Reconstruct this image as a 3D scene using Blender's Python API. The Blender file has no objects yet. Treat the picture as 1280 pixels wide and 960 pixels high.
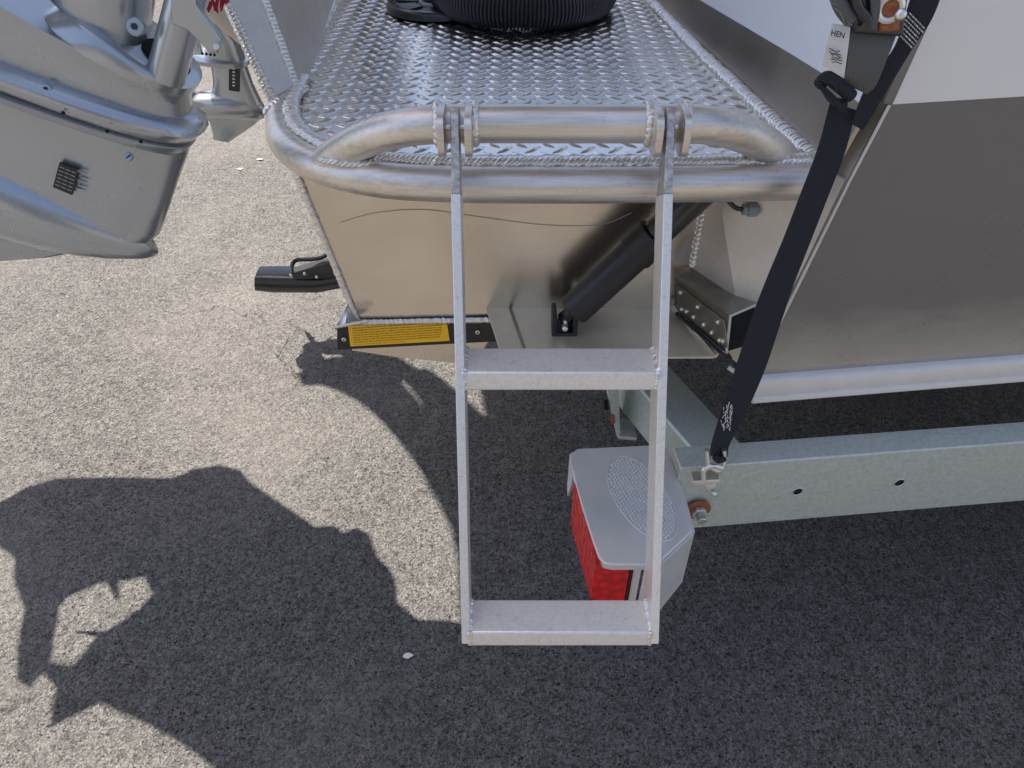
import bpy, math, random
import numpy as np
from mathutils import Vector, Matrix
from mathutils.geometry import tessellate_polygon
random.seed(7); rng = np.random.default_rng(7)
R = math.radians
scene = bpy.context.scene
C = scene.collection
# ---------------------------------------------------------------- camera, light, exposure
HC, PITCH, F = 1.5, R(40), 920.0
cam = bpy.data.cameras.new('camera'); camo = bpy.data.objects.new('camera', cam); C.objects.link(camo)
camo.location = (0, 0, HC); camo.rotation_euler = (R(90)-PITCH, 0, 0)
cam.sensor_width = 36; cam.lens = 36*F/1280; cam.clip_start = .02; cam.clip_end = 2000
scene.camera = camo
LX, LY = .35, -.18                                  # sunlight travels (LX, LY, -1)
world = bpy.data.worlds.new('World'); scene.world = world; world.use_nodes = True
wn = world.node_tree.nodes; wl = world.node_tree.links
sky = wn.new('ShaderNodeTexSky'); sky.sky_type = 'NISHITA'; sky.sun_disc = False
sdir = Vector((-LX, -LY, 1)).normalized()
sky.sun_elevation = math.asin(sdir.z); sky.sun_rotation = math.atan2(sdir.x, sdir.y)
sky.dust_density = 1.5
wbal = wn.new('ShaderNodeMix'); wbal.data_type = 'RGBA'; wbal.blend_type = 'MULTIPLY'; wbal.inputs[0].default_value = 1
wbal.inputs[7].default_value = (1.10, 1.0, .94, 1)        # camera white balance for open shade
wl.new(sky.outputs[0], wbal.inputs[6]); wl.new(wbal.outputs[2], wn['Background'].inputs[0]); wn['Background'].inputs[1].default_value = .118
sun = bpy.data.lights.new('sun', 'SUN'); sun.energy = 5; sun.angle = R(.4); sun.color = (1, .94, .86)
suno = bpy.data.objects.new('sun', sun); C.objects.link(suno)
suno.rotation_euler = Vector((LX, LY, -1)).to_track_quat('-Z', 'Y').to_euler()
scene.view_settings.view_transform = 'Standard'; scene.view_settings.look = 'None'
scene.view_settings.exposure = 1.06
scene.cycles.max_bounces = 10

# ---------------------------------------------------------------- survey helpers: a sight line met with a plane
def ray(u, v):
    a, b = (u-640)/F, (480-v)/F
    c, s = math.cos(PITCH), math.sin(PITCH)
    return Vector((a, c+b*s, -s+b*c))
O = Vector((0, 0, HC))
def PY(u, v, y): d = ray(u, v); return O+d*(y/d.y)
def PZ(u, v, z): d = ray(u, v); return O+d*((z-HC)/d.z)
def PX(u, v, x): d = ray(u, v); return O+d*(x/d.x)
def PP(u, v, plane):
    p, n = plane; d = ray(u, v); return O+d*((p-O).dot(n)/d.dot(n))
def plane3(a, b, c): return (a, (b-a).cross(c-a).normalized())

# ---------------------------------------------------------------- materials
MATS = {}
def nmat(name):
    m = bpy.data.materials.new(name); m.use_nodes = True; MATS[name] = m
    return m, m.node_tree.nodes, m.node_tree.links, m.node_tree.nodes['Principled BSDF']
def mixc(n, l, fac, a, b):
    x = n.new('ShaderNodeMix'); x.data_type = 'RGBA'
    l.new(fac, x.inputs[0])
    for i, c in ((6, a), (7, b)):
        if isinstance(c, tuple): x.inputs[i].default_value = (*c, 1)
        else: l.new(c, x.inputs[i])
    return x.outputs[2]
def tex(n, l, kind, scale, stretch=None, **kw):
    t = n.new('ShaderNodeTex'+kind); t.inputs['Scale'].default_value = scale
    for k, v in kw.items():
        if k in t.inputs: t.inputs[k].default_value = v
        else: setattr(t, k, v)
    tc = n.new('ShaderNodeTexCoord')
    if stretch:
        mp = n.new('ShaderNodeMapping'); mp.inputs['Scale'].default_value = stretch
        l.new(tc.outputs['Object'], mp.inputs[0]); l.new(mp.outputs[0], t.inputs['Vector'])
    else: l.new(tc.outputs['Object'], t.inputs['Vector'])
    return t
def ramp(n, l, src, a, b, ca=(0, 0, 0), cb=(1, 1, 1)):
    r = n.new('ShaderNodeValToRGB'); r.color_ramp.elements[0].position = a; r.color_ramp.elements[1].position = b
    r.color_ramp.elements[0].color = (*ca, 1); r.color_ramp.elements[1].color = (*cb, 1)
    l.new(src, r.inputs[0]); return r.outputs[0]
def maprange(n, l, src, a, b):
    r = n.new('ShaderNodeMapRange'); r.inputs[3].default_value = a; r.inputs[4].default_value = b
    l.new(src, r.inputs[0]); return r.outputs[0]
def bump(n, l, h, strength, dist, prev=None):
    b = n.new('ShaderNodeBump'); b.inputs['Strength'].default_value = strength; b.inputs['Distance'].default_value = dist
    l.new(h, b.inputs['Height'])
    if prev: l.new(prev, b.inputs['Normal'])
    return b.outputs[0]
def metal(name, c1, c2, rough=(.25, .45), met=1.0, scale=30, stretch=(1, 1, 1), bm=.15, fine=600, dirt=0, dirtc=(.12, .1, .08), scratch=None, sw=.4):
    m, n, l, p = nmat(name)
    t = tex(n, l, 'Noise', scale, stretch, Detail=8.0, Roughness=.65)
    t2 = tex(n, l, 'Noise', fine, None, Detail=3.0)
    col = mixc(n, l, ramp(n, l, t.outputs[0], .35, .65), c1, c2)
    if dirt:
        t3 = tex(n, l, 'Noise', 90, None, Detail=10.0, Roughness=.75)
        col = mixc(n, l, ramp(n, l, t3.outputs[0], .62-dirt, .72), col, dirtc)
    ro_ = maprange(n, l, t.outputs[0], *rough)
    hgt = None
    if scratch:                                         # mill grain and handling scratches along the work
        s1 = tex(n, l, 'Noise', 220, scratch, Detail=4.0, Roughness=.7); s2 = tex(n, l, 'Noise', 900, scratch, Detail=2.0)
        sk_ = tex(n, l, 'Noise', 38, (scratch[1]*1.0+.02, scratch[0]*.8+.05, 1), Detail=9.0, Roughness=.85)
        mk = ramp(n, l, sk_.outputs[0], .64, .70, (0, 0, 0), (.5, .5, .5))
        col = mixc(n, l, ramp(n, l, s1.outputs[0], .42, .62, (.0, .0, .0), (sw, sw, sw)), col, tuple(min(1, x*1.25) for x in c2))
        col = mixc(n, l, mk, col, tuple(x*.72 for x in c1))
        ad_ = n.new('ShaderNodeMath'); ad_.operation = 'MULTIPLY_ADD'; ad_.inputs[1].default_value = .5*sw; ad_.use_clamp = True
        l.new(s1.outputs[0], ad_.inputs[0]); l.new(ro_, ad_.inputs[2]); sb = n.new('ShaderNodeMath'); sb.operation = 'SUBTRACT'; sb.inputs[1].default_value = .25*sw; l.new(ad_.outputs[0], sb.inputs[0]); ro_ = sb.outputs[0]
        hgt = bump(n, l, s2.outputs[0], .25, .0004)
    l.new(col, p.inputs['Base Color'])
    l.new(ro_, p.inputs['Roughness'])
    p.inputs['Metallic'].default_value = met
    l.new(bump(n, l, t2.outputs[0], bm, .0006, bump(n, l, t.outputs[0], bm, .001, hgt)), p.inputs['Normal'])
    return m
def paint(name, c, rough=.35, coat=0, met=0, var=.08, scale=12, bm=.05, fine=400, specks=None):
    m, n, l, p = nmat(name)
    t = tex(n, l, 'Noise', scale, None, Detail=6.0)
    a = tuple(x*(1-var) for x in c); b = tuple(min(1, x*(1+var)) for x in c)
    col = mixc(n, l, t.outputs[0], a, b)
    if specks:
        t3 = tex(n, l, 'Voronoi', 55, None, Randomness=1.0)
        col = mixc(n, l, ramp(n, l, t3.outputs[0], .02, .045), specks, col)
    l.new(col, p.inputs['Base Color'])
    l.new(maprange(n, l, t.outputs[0], rough*.85, rough*1.2), p.inputs['Roughness'])
    p.inputs['Coat Weight'].default_value = coat; p.inputs['Metallic'].default_value = met
    t2 = tex(n, l, 'Noise', fine, None, Detail=2.0)
    l.new(bump(n, l, t2.outputs[0], bm, .0005), p.inputs['Normal'])
    return m
metal('tube_alu', (.62, .575, .52), (.80, .755, .70), (.36, .52), scale=14, stretch=(.35, 3, 3), dirt=.04, dirtc=(.42, .38, .33), scratch=(.05, 1, 1))
metal('sheet_alu', (.63, .56, .47), (.76, .69, .595), (.19, .30), scale=4, bm=.04, met=.95, scratch=(.06, 1, 1), sw=.06)
metal('tab_alu', (.72, .62, .47), (.86, .76, .60), (.30, .42), met=.6, scale=8, bm=.06, scratch=(.06, 1, 1), sw=.08)
metal('side_alu', (.62, .57, .51), (.74, .69, .63), (.34, .46), scale=6, bm=.08, met=.5, scratch=(1, .06, 1), sw=.12)
metal('band_alu', (.44, .40, .35), (.56, .52, .46), (.26, .40), scale=4, bm=.08)
metal('dark_alu', (.30, .28, .25), (.40, .38, .34), (.3, .45), scale=40, bm=.1)
metal('deck_alu', (.70, .665, .625), (.84, .80, .76), (.17, .28), scale=20, bm=.03)
metal('weld_alu', (.68, .66, .63), (.93, .91, .88), (.22, .4), scale=150, bm=.3, dirt=.02)
metal('ladder_alu', (.76, .745, .71), (.88, .865, .83), (.34, .50), scale=260, met=.5, dirt=.05, dirtc=(.54, .52, .48), scratch=(.08, 1, 1), sw=.12)
metal('worn_alu', (.40, .36, .32), (.72, .70, .67), (.35, .6), scale=120, dirt=.1, dirtc=(.15, .13, .12), bm=.5)
metal('galvanized', (.49, .56, .535), (.63, .70, .67), (.42, .60), met=.55, scale=160, bm=.08, fine=300, dirt=.03, dirtc=(.34, .36, .35), scratch=(.08, 1, 1), sw=.12)
metal('zinc', (.70, .70, .66), (.85, .85, .80), (.25, .4), scale=80)
metal('rust', (.22, .07, .03), (.42, .16, .07), (.7, .9), met=.1, scale=200, bm=.8)
paint('hull_grey', (.185, .184, .184), .27, .25, met=.55, var=.10, scale=3, bm=.03, specks=(.16, .15, .14))
paint('hull_light', (.86, .835, .80), .32, .2, var=.03)
paint('gloss_white', (.88, .90, .91), .25, .4, var=.03)
paint('silver_paint', (.42, .455, .49), .27, .6, met=.72, var=.03, scale=9, bm=.02, fine=900)
paint('dark_silver', (.34, .37, .40), .28, .5, met=.6, var=.05, bm=.02, fine=900)
paint('black_plastic', (.018, .018, .02), .38, 0, var=.2)
paint('gloss_black', (.022, .023, .026), .25, .4, var=.2)
paint('hose_black', (.045, .045, .048), .33, .2, var=.2)
paint('grey_plastic', (.30, .33, .36), .45, var=.1)
paint('rail_white', (.72, .71, .68), .42, met=.2, var=.08, scale=40)
paint('roof_white', (.35, .35, .35), .5)
paint('guard_paint', (.70, .705, .70), .42, .1, met=.35, var=.08, scale=30, bm=.25, fine=500)
paint('sticker_yellow', (1.0, .56, .015), .45, var=.03)
paint('ink', (.02, .02, .02), .6)
paint('label_print', (.55, .55, .52), .6)
paint('label_white', (.72, .71, .69), .7, var=.12, scale=60, bm=.5, fine=80)
paint('void_black', (.005, .005, .005), .9)
paint('leaf', (.62, .60, .30), .6, var=.2, scale=80)
paint('white_debris', (.75, .74, .70), .7)
paint('red_rope', (.45, .02, .05), .7, var=.4, scale=400)
paint('tarp', (.58, .52, .44), .6)
def webbing(name, base, line, sc=210):
    m, n, l, p = nmat(name)
    w = tex(n, l, 'Wave', sc, (1, 1, 1), Distortion=.6); w.bands_direction = 'DIAGONAL'
    l.new(mixc(n, l, ramp(n, l, w.outputs[1], .45, 1), base, line), p.inputs['Base Color'])
    p.inputs['Roughness'].default_value = .75
    l.new(bump(n, l, w.outputs[1], .8, .001), p.inputs['Normal'])
# reflected light painted pale tan low on the hull side, and slight plate ripple
m = MATS['hull_grey'].copy(); m.name = 'hull_grey_lit_low'; MATS['hull_grey_lit_low'] = m; n = m.node_tree.nodes; l = m.node_tree.links; p = n['Principled BSDF']
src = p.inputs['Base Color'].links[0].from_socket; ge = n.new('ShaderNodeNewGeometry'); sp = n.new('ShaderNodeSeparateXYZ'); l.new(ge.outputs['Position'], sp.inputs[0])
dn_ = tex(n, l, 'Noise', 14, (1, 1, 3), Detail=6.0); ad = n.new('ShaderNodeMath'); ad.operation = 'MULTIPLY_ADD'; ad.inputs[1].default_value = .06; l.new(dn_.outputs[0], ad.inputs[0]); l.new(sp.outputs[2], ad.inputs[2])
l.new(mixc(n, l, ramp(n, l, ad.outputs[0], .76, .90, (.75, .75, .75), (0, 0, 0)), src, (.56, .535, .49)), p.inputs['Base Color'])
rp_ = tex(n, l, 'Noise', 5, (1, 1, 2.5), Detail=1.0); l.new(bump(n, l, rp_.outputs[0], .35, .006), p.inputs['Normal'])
webbing('web_navy', (.008, .009, .017), (.03, .034, .05))
webbing('web_grey', (.10, .10, .10), (.24, .24, .225), 420)
m, n, l, p = nmat('red_lens')
p.inputs['Specular IOR Level'].default_value = .3; p.inputs['Roughness'].default_value = .22
ck = tex(n, l, 'Voronoi', 75, None, Randomness=1.0)
ck2_ = tex(n, l, 'Wave', 120, None, Distortion=2.0)
l.new(bump(n, l, ck.outputs[0], .35, .002, bump(n, l, ck2_.outputs[1], .25, .001)), p.inputs['Normal'])
l.new(mixc(n, l, ramp(n, l, ck.outputs[0], .0, 1), (.92, .006, .012), (.36, .001, .006)), p.inputs['Base Color'])
# asphalt
m, n, l, p = nmat('asphalt')
v1 = tex(n, l, 'Voronoi', 190, None, Randomness=1.0)
v2 = tex(n, l, 'Voronoi', 430, None, Randomness=1.0)
nb = tex(n, l, 'Noise', 1.6, None, Detail=5.0)
nf = tex(n, l, 'Noise', 60, None, Detail=12.0, Roughness=.8)
grain = mixc(n, l, ramp(n, l, v1.outputs['Color'], .1, .9), (.045, .042, .039), (.385, .362, .33))
grain2 = mixc(n, l, ramp(n, l, v2.outputs['Color'], .3, 1), (.05, .047, .044), (.47, .445, .41))
mx = n.new('ShaderNodeMix'); mx.data_type = 'RGBA'; mx.inputs[0].default_value = .5
l.new(grain, mx.inputs[6]); l.new(grain2, mx.inputs[7])
c3 = mixc(n, l, ramp(n, l, nf.outputs[0], .36, .47, (1, 1, 1), (0, 0, 0)), mx.outputs[2], (.028, .026, .025))
pv = tex(n, l, 'Voronoi', 50, (1, 1.7, 1), Randomness=1.0); pn = tex(n, l, 'Noise', 7, None, Detail=3.0)
pm = n.new('ShaderNodeMath'); pm.operation = 'MULTIPLY'; l.new(ramp(n, l, pv.outputs[0], .13, .20, (1, 1, 1), (0, 0, 0)), pm.inputs[0]); l.new(ramp(n, l, pn.outputs[0], .36, .50), pm.inputs[1])
c3 = mixc(n, l, pm.outputs[0], c3, (.022, .02, .02))
tcx = n.new('ShaderNodeTexCoord'); sxx = n.new('ShaderNodeSeparateXYZ'); l.new(tcx.outputs['Object'], sxx.inputs[0])
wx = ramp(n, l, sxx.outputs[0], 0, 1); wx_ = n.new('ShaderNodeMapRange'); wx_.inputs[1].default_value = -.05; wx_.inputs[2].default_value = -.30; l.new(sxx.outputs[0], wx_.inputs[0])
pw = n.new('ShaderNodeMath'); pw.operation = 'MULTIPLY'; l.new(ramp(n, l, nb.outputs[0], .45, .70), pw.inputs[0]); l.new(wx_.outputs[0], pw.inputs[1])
nm = tex(n, l, 'Noise', 22, None, Detail=3.0); c3 = mixc(n, l, ramp(n, l, nm.outputs[0], .30, .62, (.3, .3, .3), (0, 0, 0)), c3, (.05, .047, .044))
sv = tex(n, l, 'Voronoi', 75, None, Randomness=1.0); c3 = mixc(n, l, ramp(n, l, sv.outputs[0], .07, .13, (.8, .8, .8), (0, 0, 0)), c3, (.42, .40, .37))
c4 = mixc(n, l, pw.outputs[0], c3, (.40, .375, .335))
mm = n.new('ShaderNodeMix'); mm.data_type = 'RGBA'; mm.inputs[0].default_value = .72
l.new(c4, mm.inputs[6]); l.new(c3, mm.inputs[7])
nw = tex(n, l, 'Noise', 9, None, Detail=4.0)
tc = n.new('ShaderNodeTexCoord'); add = n.new('ShaderNodeVectorMath'); add.operation = 'MULTIPLY_ADD'
add.inputs[1].default_value = (.25, .25, 0)
l.new(nw.outputs['Color'], add.inputs[0]); l.new(tc.outputs['Object'], add.inputs[2])
vc = n.new('ShaderNodeTexVoronoi'); vc.feature = 'DISTANCE_TO_EDGE'; vc.inputs['Scale'].default_value = 1.1
l.new(add.outputs[0], vc.inputs['Vector'])
msk = tex(n, l, 'Noise', 1.3, None, Detail=2.0)
ck1 = ramp(n, l, vc.outputs[0], .0008, .003, (1, 1, 1), (0, 0, 0)); ck2 = ramp(n, l, msk.outputs[0], .52, .56)
mu = n.new('ShaderNodeMath'); mu.operation = 'MULTIPLY'; sx = n.new('ShaderNodeSeparateXYZ'); l.new(tc.outputs['Object'], sx.inputs[0]); lt_ = n.new('ShaderNodeMath'); lt_.operation = 'LESS_THAN'; lt_.inputs[1].default_value = -.45; l.new(sx.outputs[0], lt_.inputs[0]); m0 = n.new('ShaderNodeMath'); m0.operation = 'MULTIPLY'; l.new(ck1, m0.inputs[0]); l.new(lt_.outputs[0], m0.inputs[1]); l.new(m0.outputs[0], mu.inputs[0]); l.new(ck2, mu.inputs[1])
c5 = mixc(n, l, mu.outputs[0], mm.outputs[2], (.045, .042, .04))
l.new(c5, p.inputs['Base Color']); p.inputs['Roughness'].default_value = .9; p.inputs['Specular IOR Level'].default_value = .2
b0 = bump(n, l, tex(n, l, 'Noise', 45, (1, 1.5, 1), Detail=5.0, Roughness=.6).outputs[0], 1.0, .010)
b1 = bump(n, l, v1.outputs[0], .8, .005, b0); b2 = bump(n, l, nf.outputs[0], 1.0, .009, b1)
l.new(b2, p.inputs['Normal'])

# ---------------------------------------------------------------- mesh helpers
ORG = {}
def organ(o): return ORG.get(o.name, Vector((0, 0, 0))) if o else Vector((0, 0, 0))
class MB:
    def __init__(s): s.v = []; s.f = []
    def add(s, vs, fs):
        k = len(s.v); s.v += [Vector(x) for x in vs]; s.f += [tuple(i+k for i in f) for f in fs]; return s
    def hexa(s, a, b):                       # bottom quad a, top quad b
        return s.add(list(a)+list(b), [(3, 2, 1, 0), (4, 5, 6, 7), (0, 1, 5, 4), (1, 2, 6, 5), (2, 3, 7, 6), (3, 0, 4, 7)])
    def box(s, c, size, M=None):
        c = Vector(c); M = M or Matrix.Identity(3); x, y, z = (q/2 for q in size)
        q = lambda a, b, d: c+M@Vector((a*x, b*y, d*z))
        return s.hexa([q(-1, -1, -1), q(1, -1, -1), q(1, 1, -1), q(-1, 1, -1)], [q(-1, -1, 1), q(1, -1, 1), q(1, 1, 1), q(-1, 1, 1)])
    def prism(s, poly, d, holes=()):
        d = Vector(d); loops = [[Vector(p) for p in poly]]+[[Vector(p) for p in h] for h in holes]
        tris = tessellate_polygon(loops); flat = [p for lp in loops for p in lp]; n = len(flat)
        fs = [tuple(t) for t in tris]+[tuple(i+n for i in reversed(t)) for t in tris]
        k = 0
        for lp in loops:
            m = len(lp)
            fs += [(k+i, k+(i+1) % m, k+(i+1) % m+n, k+i+n) for i in range(m)]; k += m
        return s.add(flat+[p+d for p in flat], fs)
    def tube(s, path, r, n=24, closed=False, caps=True):
        path = [Vector(p) for p in path]; m = len(path); rs = r if isinstance(r, (list, tuple)) else [r]*m
        vs = []; fs = []; up = None
        for i in range(m):
            if closed: t = path[(i+1) % m]-path[i-1]
            else: t = path[min(i+1, m-1)]-path[max(i-1, 0)]
            t.normalize()
            if up is None: up = (Vector((0, 0, 1)) if abs(t.z) < .9 else Vector((0, 1, 0)))
            a = t.cross(up).normalized(); b = a.cross(t).normalized(); up = b
            vs += [path[i]+(a*math.cos(2*math.pi*k/n)+b*math.sin(2*math.pi*k/n))*rs[i] for k in range(n)]
        mm_ = m if closed else m-1
        for i in range(mm_):
            j = (i+1) % m
            fs += [(i*n+k, i*n+(k+1) % n, j*n+(k+1) % n, j*n+k) for k in range(n)]
        if caps and not closed: fs += [tuple(range(n))[::-1], tuple((m-1)*n+k for k in range(n))]
        return s.add(vs, fs)
    def cyl(s, a, b, r, n=24, r2=None): return s.tube([a, b], [r, r2 if r2 is not None else r], n)
    def loft(s, st, n=32, e=.75, nrm=(0, 1, 0)):
        vs = []; nrm = Vector(nrm); m = len(st)
        sg = lambda x: math.copysign(abs(x)**e, x)
        for P, Q, hw in st:
            c = (P+Q)/2; h = (P-Q)/2
            vs += [c+h*sg(math.cos(2*math.pi*k/n))+nrm*hw*sg(math.sin(2*math.pi*k/n)) for k in range(n)]
        fs = [(i*n+k, i*n+(k+1) % n, (i+1)*n+(k+1) % n, (i+1)*n+k) for i in range(m-1) for k in range(n)]
        fs += [tuple(range(n))[::-1], tuple((m-1)*n+k for k in range(n))]
        return s.add(vs, fs)
    def sphere(s, c, r, n=12, sc=(1, 1, 1), M=None):
        c = Vector(c); vs = []; fs = []; h = n//2; M = M or Matrix.Identity(3)
        for i in range(h+1):
            for k in range(n):
                a = math.pi*i/h; b = 2*math.pi*k/n
                vs.append(c+M@Vector((r*sc[0]*math.sin(a)*math.cos(b), r*sc[1]*math.sin(a)*math.sin(b), r*sc[2]*math.cos(a))))
        for i in range(h):
            fs += [(i*n+k, (i+1)*n+k, (i+1)*n+(k+1) % n, i*n+(k+1) % n) for k in range(n)]
        return s.add(vs, fs)
    def build(s, name, mat, parent=None, bevel=0, seg=2, angle=38, kind=None, label=None, flat=False):
        lo = Vector([min(v[i] for v in s.v) for i in range(3)]); hi = Vector([max(v[i] for v in s.v) for i in range(3)])
        org = (lo+hi)/2
        me = bpy.data.meshes.new(name); me.from_pydata([v-org for v in s.v], [], s.f); me.validate(); me.update()
        import bmesh
        b = bmesh.new(); b.from_mesh(me); bmesh.ops.remove_doubles(b, verts=b.verts, dist=1e-6)
        bmesh.ops.recalc_face_normals(b, faces=b.faces); b.to_mesh(me); b.free()
        if not flat:
            me.polygons.foreach_set('use_smooth', [True]*len(me.polygons)); me.set_sharp_from_angle(angle=R(angle))
        me.materials.append(MATS[mat])
        o = bpy.data.objects.new(name, me); C.objects.link(o); ORG[o.name] = org
        o.location = org-organ(parent); o.parent = parent
        if bevel:
            md = o.modifiers.new('bevel', 'BEVEL'); md.width = bevel; md.segments = seg; md.limit_method = 'ANGLE'; md.angle_limit = R(40)
        if kind: o['kind'] = kind
        if label: o['label'] = label
        return o
def thing(name, loc, label, cat, group=None):
    o = bpy.data.objects.new(name, None); C.objects.link(o); o.location = loc; ORG[o.name] = Vector(loc)
    o['label'] = label; o['category'] = cat
    if group: o['group'] = group
    o.empty_display_size = .1
    return o
def smooth_path(pts, per=10):
    pts = [Vector(p) for p in pts]; out = []
    P = [pts[0]*2-pts[1]]+pts+[pts[-1]*2-pts[-2]]
    for i in range(1, len(P)-2):
        for k in range(per):
            t = k/per; a, b, c, d = P[i-1], P[i], P[i+1], P[i+2]
            out.append(.5*((2*b)+(c-a)*t+(2*a-5*b+4*c-d)*t*t+(3*b-a-3*c+d)*t**3))
    out.append(pts[-1]); return out
def resample(path, step):
    d = [0]
    for i in range(1, len(path)): d.append(d[-1]+(path[i]-path[i-1]).length)
    n = max(2, int(d[-1]/step)); out = []; j = 0
    for k in range(n+1):
        t = d[-1]*k/n
        while j < len(path)-2 and d[j+1] < t: j += 1
        q = (t-d[j])/max(1e-9, d[j+1]-d[j]); out.append((path[j].lerp(path[j+1], q), (path[j+1]-path[j]).normalized()))
    return out
def weld(name, path, parent, r=.006, nrm=(0, 0, 1), pitch=None, mat='weld_alu', high=.55, jit=.12):
    """A bead of overlapping, back-tilted ripples laid along a path."""
    mb = MB(); nrm = Vector(nrm).normalized(); pitch = (pitch or r*.75)*.95
    for p, t in resample(path, pitch):
        side = t.cross(nrm).normalized(); up = side.cross(t).normalized(); a = R(28)
        t2 = (t*math.cos(a)+up*math.sin(a)).normalized(); u2 = side.cross(t2).normalized()
        M = Matrix((t2, side, u2)).transposed()
        k = 1+random.uniform(-jit, jit)
        mb.sphere(p+up*r*.05, r*k, 12, (.95, 1.0+random.uniform(-.08, .08), high*.66), M)
    return mb.build(name, mat, parent, angle=80, kind='stuff')

# ================================================================ GROUND
def grid_axis(a, b, step, far):
    mid = list(np.arange(a, b, step)); lo = []; hi = []; s = step; x = mid[0]
    while x > -far: s *= 1.35; x -= s; lo.append(x)
    s = step; x = mid[-1]
    while x < far: s *= 1.35; x += s; hi.append(x)
    return np.array(lo[::-1]+mid+hi)
xs = grid_axis(-1.75, 1.35, .0052, 600); ys = grid_axis(.5, 2.6, .0052, 600)
X, Y = np.meshgrid(xs, ys); ny, nx = X.shape
Z = rng.normal(0, 1, X.shape)
Z = (Z+np.roll(Z, 1, 0)+np.roll(Z, 1, 1)+np.roll(Z, -1, 1)+np.roll(Z, -1, 0))/2.2
big = rng.normal(0, 1, X.shape)
for k in (1, 2, 4): big = (big+np.roll(big, k, 0)+np.roll(big, k, 1)+np.roll(big, -k, 0)+np.roll(big, -k, 1))/2.6
inside = (X > -1.75) & (X < 1.35) & (Y > .5) & (Y < 2.6)
Z = np.where(inside, np.clip(Z*.0007+big*.0004, -.006, .0025), 0)
vv = np.stack([X.ravel(), Y.ravel(), Z.ravel()], 1)
idx = np.arange(nx*ny).reshape(ny, nx)
qq = np.stack([idx[:-1, :-1].ravel(), idx[:-1, 1:].ravel(), idx[1:, 1:].ravel(), idx[1:, :-1].ravel()], 1)
me = bpy.data.meshes.new('asphalt_ground'); me.vertices.add(len(vv)); me.vertices.foreach_set('co', vv.ravel())
me.loops.add(qq.size); me.loops.foreach_set('vertex_index', qq.ravel())
me.polygons.add(len(qq)); me.polygons.foreach_set('loop_start', np.arange(0, qq.size, 4)); me.polygons.foreach_set('loop_total', np.full(len(qq), 4))
me.polygons.foreach_set('use_smooth', np.ones(len(qq), bool)); me.update(); me.validate(); me.materials.append(MATS['asphalt'])
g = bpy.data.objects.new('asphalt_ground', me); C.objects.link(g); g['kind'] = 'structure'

# ================================================================ BOAT
ZD = 1.085
boat = thing('aluminium_boat', (.6, 1.4, 0), 'bare aluminium boat stern with tread plate swim platform and grey and white hull side', 'boat')
# edge tube of the platform
tube_pts = [(-.375, 1.30, 1.07), (-.372, 1.22, 1.07), (-.358, 1.13, 1.07), (-.325, 1.05, 1.07), (-.265, .985, 1.07), (-.18, .945, 1.07), (-.08, .931, 1.07), (.05, .928, 1.07), (.2, .930, 1.07), (.42, .938, 1.07)]
TP = smooth_path(tube_pts, 8)
MB().tube(TP, .0245, 32).build('platform_edge_tube', 'tube_alu', boat, angle=60)
# deck plate
inner = [p+Vector((0, 0, 0)) for p in TP]
deck = []
for i, p in enumerate(TP):
    t = (TP[min(i+1, len(TP)-1)]-TP[max(i-1, 0)]).normalized(); nrm = Vector((-t.y, t.x, 0))
    deck.append(Vector((p.x, p.y, ZD))+nrm*.012)
DR = [Vector((.425, .955, ZD)), Vector((.416, 1.0, ZD)), Vector((.361, 1.423, ZD)), Vector((.33, 1.736, ZD)), Vector((.29, 2.3, ZD))]
DL = [Vector((-.47, 2.3, ZD)), Vector((-.41, 1.87, ZD)), Vector((-.372, 1.32, ZD))]
poly = [Vector((p.x, p.y, ZD-.006)) for p in deck+DR+DL]
MB().prism(poly, (0, 0, .006)).build('deck_plate', 'deck_alu', boat)
# raised lugs of the tread plate
def inpoly(x, y, pl):
    r = False; j = len(pl)-1
    for i in range(len(pl)):
        a, b = pl[i], pl[j]
        if (a.y > y) != (b.y > y) and x < (b.x-a.x)*(y-a.y)/(b.y-a.y)+a.x: r = not r
        j = i
    return r
lg = MB(); px_, py_ = .039, .039
for i in range(-14, 14):
    for j in range(0, 56):
        for q in (0, 1):
            x = .01+i*px_+q*px_/2; y = .95+j*py_+q*py_/2
            if not all(inpoly(x+dx, y+dy, poly) for dx, dy in ((.012, 0), (-.012, 0), (0, .012), (0, -.012))): continue
            a = R(45 if q else -45); ca, sa = math.cos(a), math.sin(a); L, W, H = .0188, .0052, .0030
            ring = [(-L, 0, 0), (-L*.5, -W*.8, 0), (0, -W, 0), (L*.5, -W*.8, 0), (L, 0, 0), (L*.5, W*.8, 0), (0, W, 0), (-L*.5, W*.8, 0)]
            top = [(-L*.6, 0, H*.75), (0, -W*.35, H), (L*.6, 0, H*.75), (0, W*.35, H)]
            vs = [Vector((x+px*ca-py*sa, y+px*sa+py*ca, ZD-.0002+pz)) for px, py, pz in ring+top]
            lg.add(vs, [(0, 1, 8), (1, 2, 9, 8), (2, 3, 10, 9), (3, 4, 10), (4, 5, 10), (5, 6, 11, 10), (6, 7, 8, 11), (7, 0, 8), (8, 9, 10, 11)])
lg.build('tread_lugs', 'deck_alu', boat, kind='stuff', angle=50)
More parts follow.
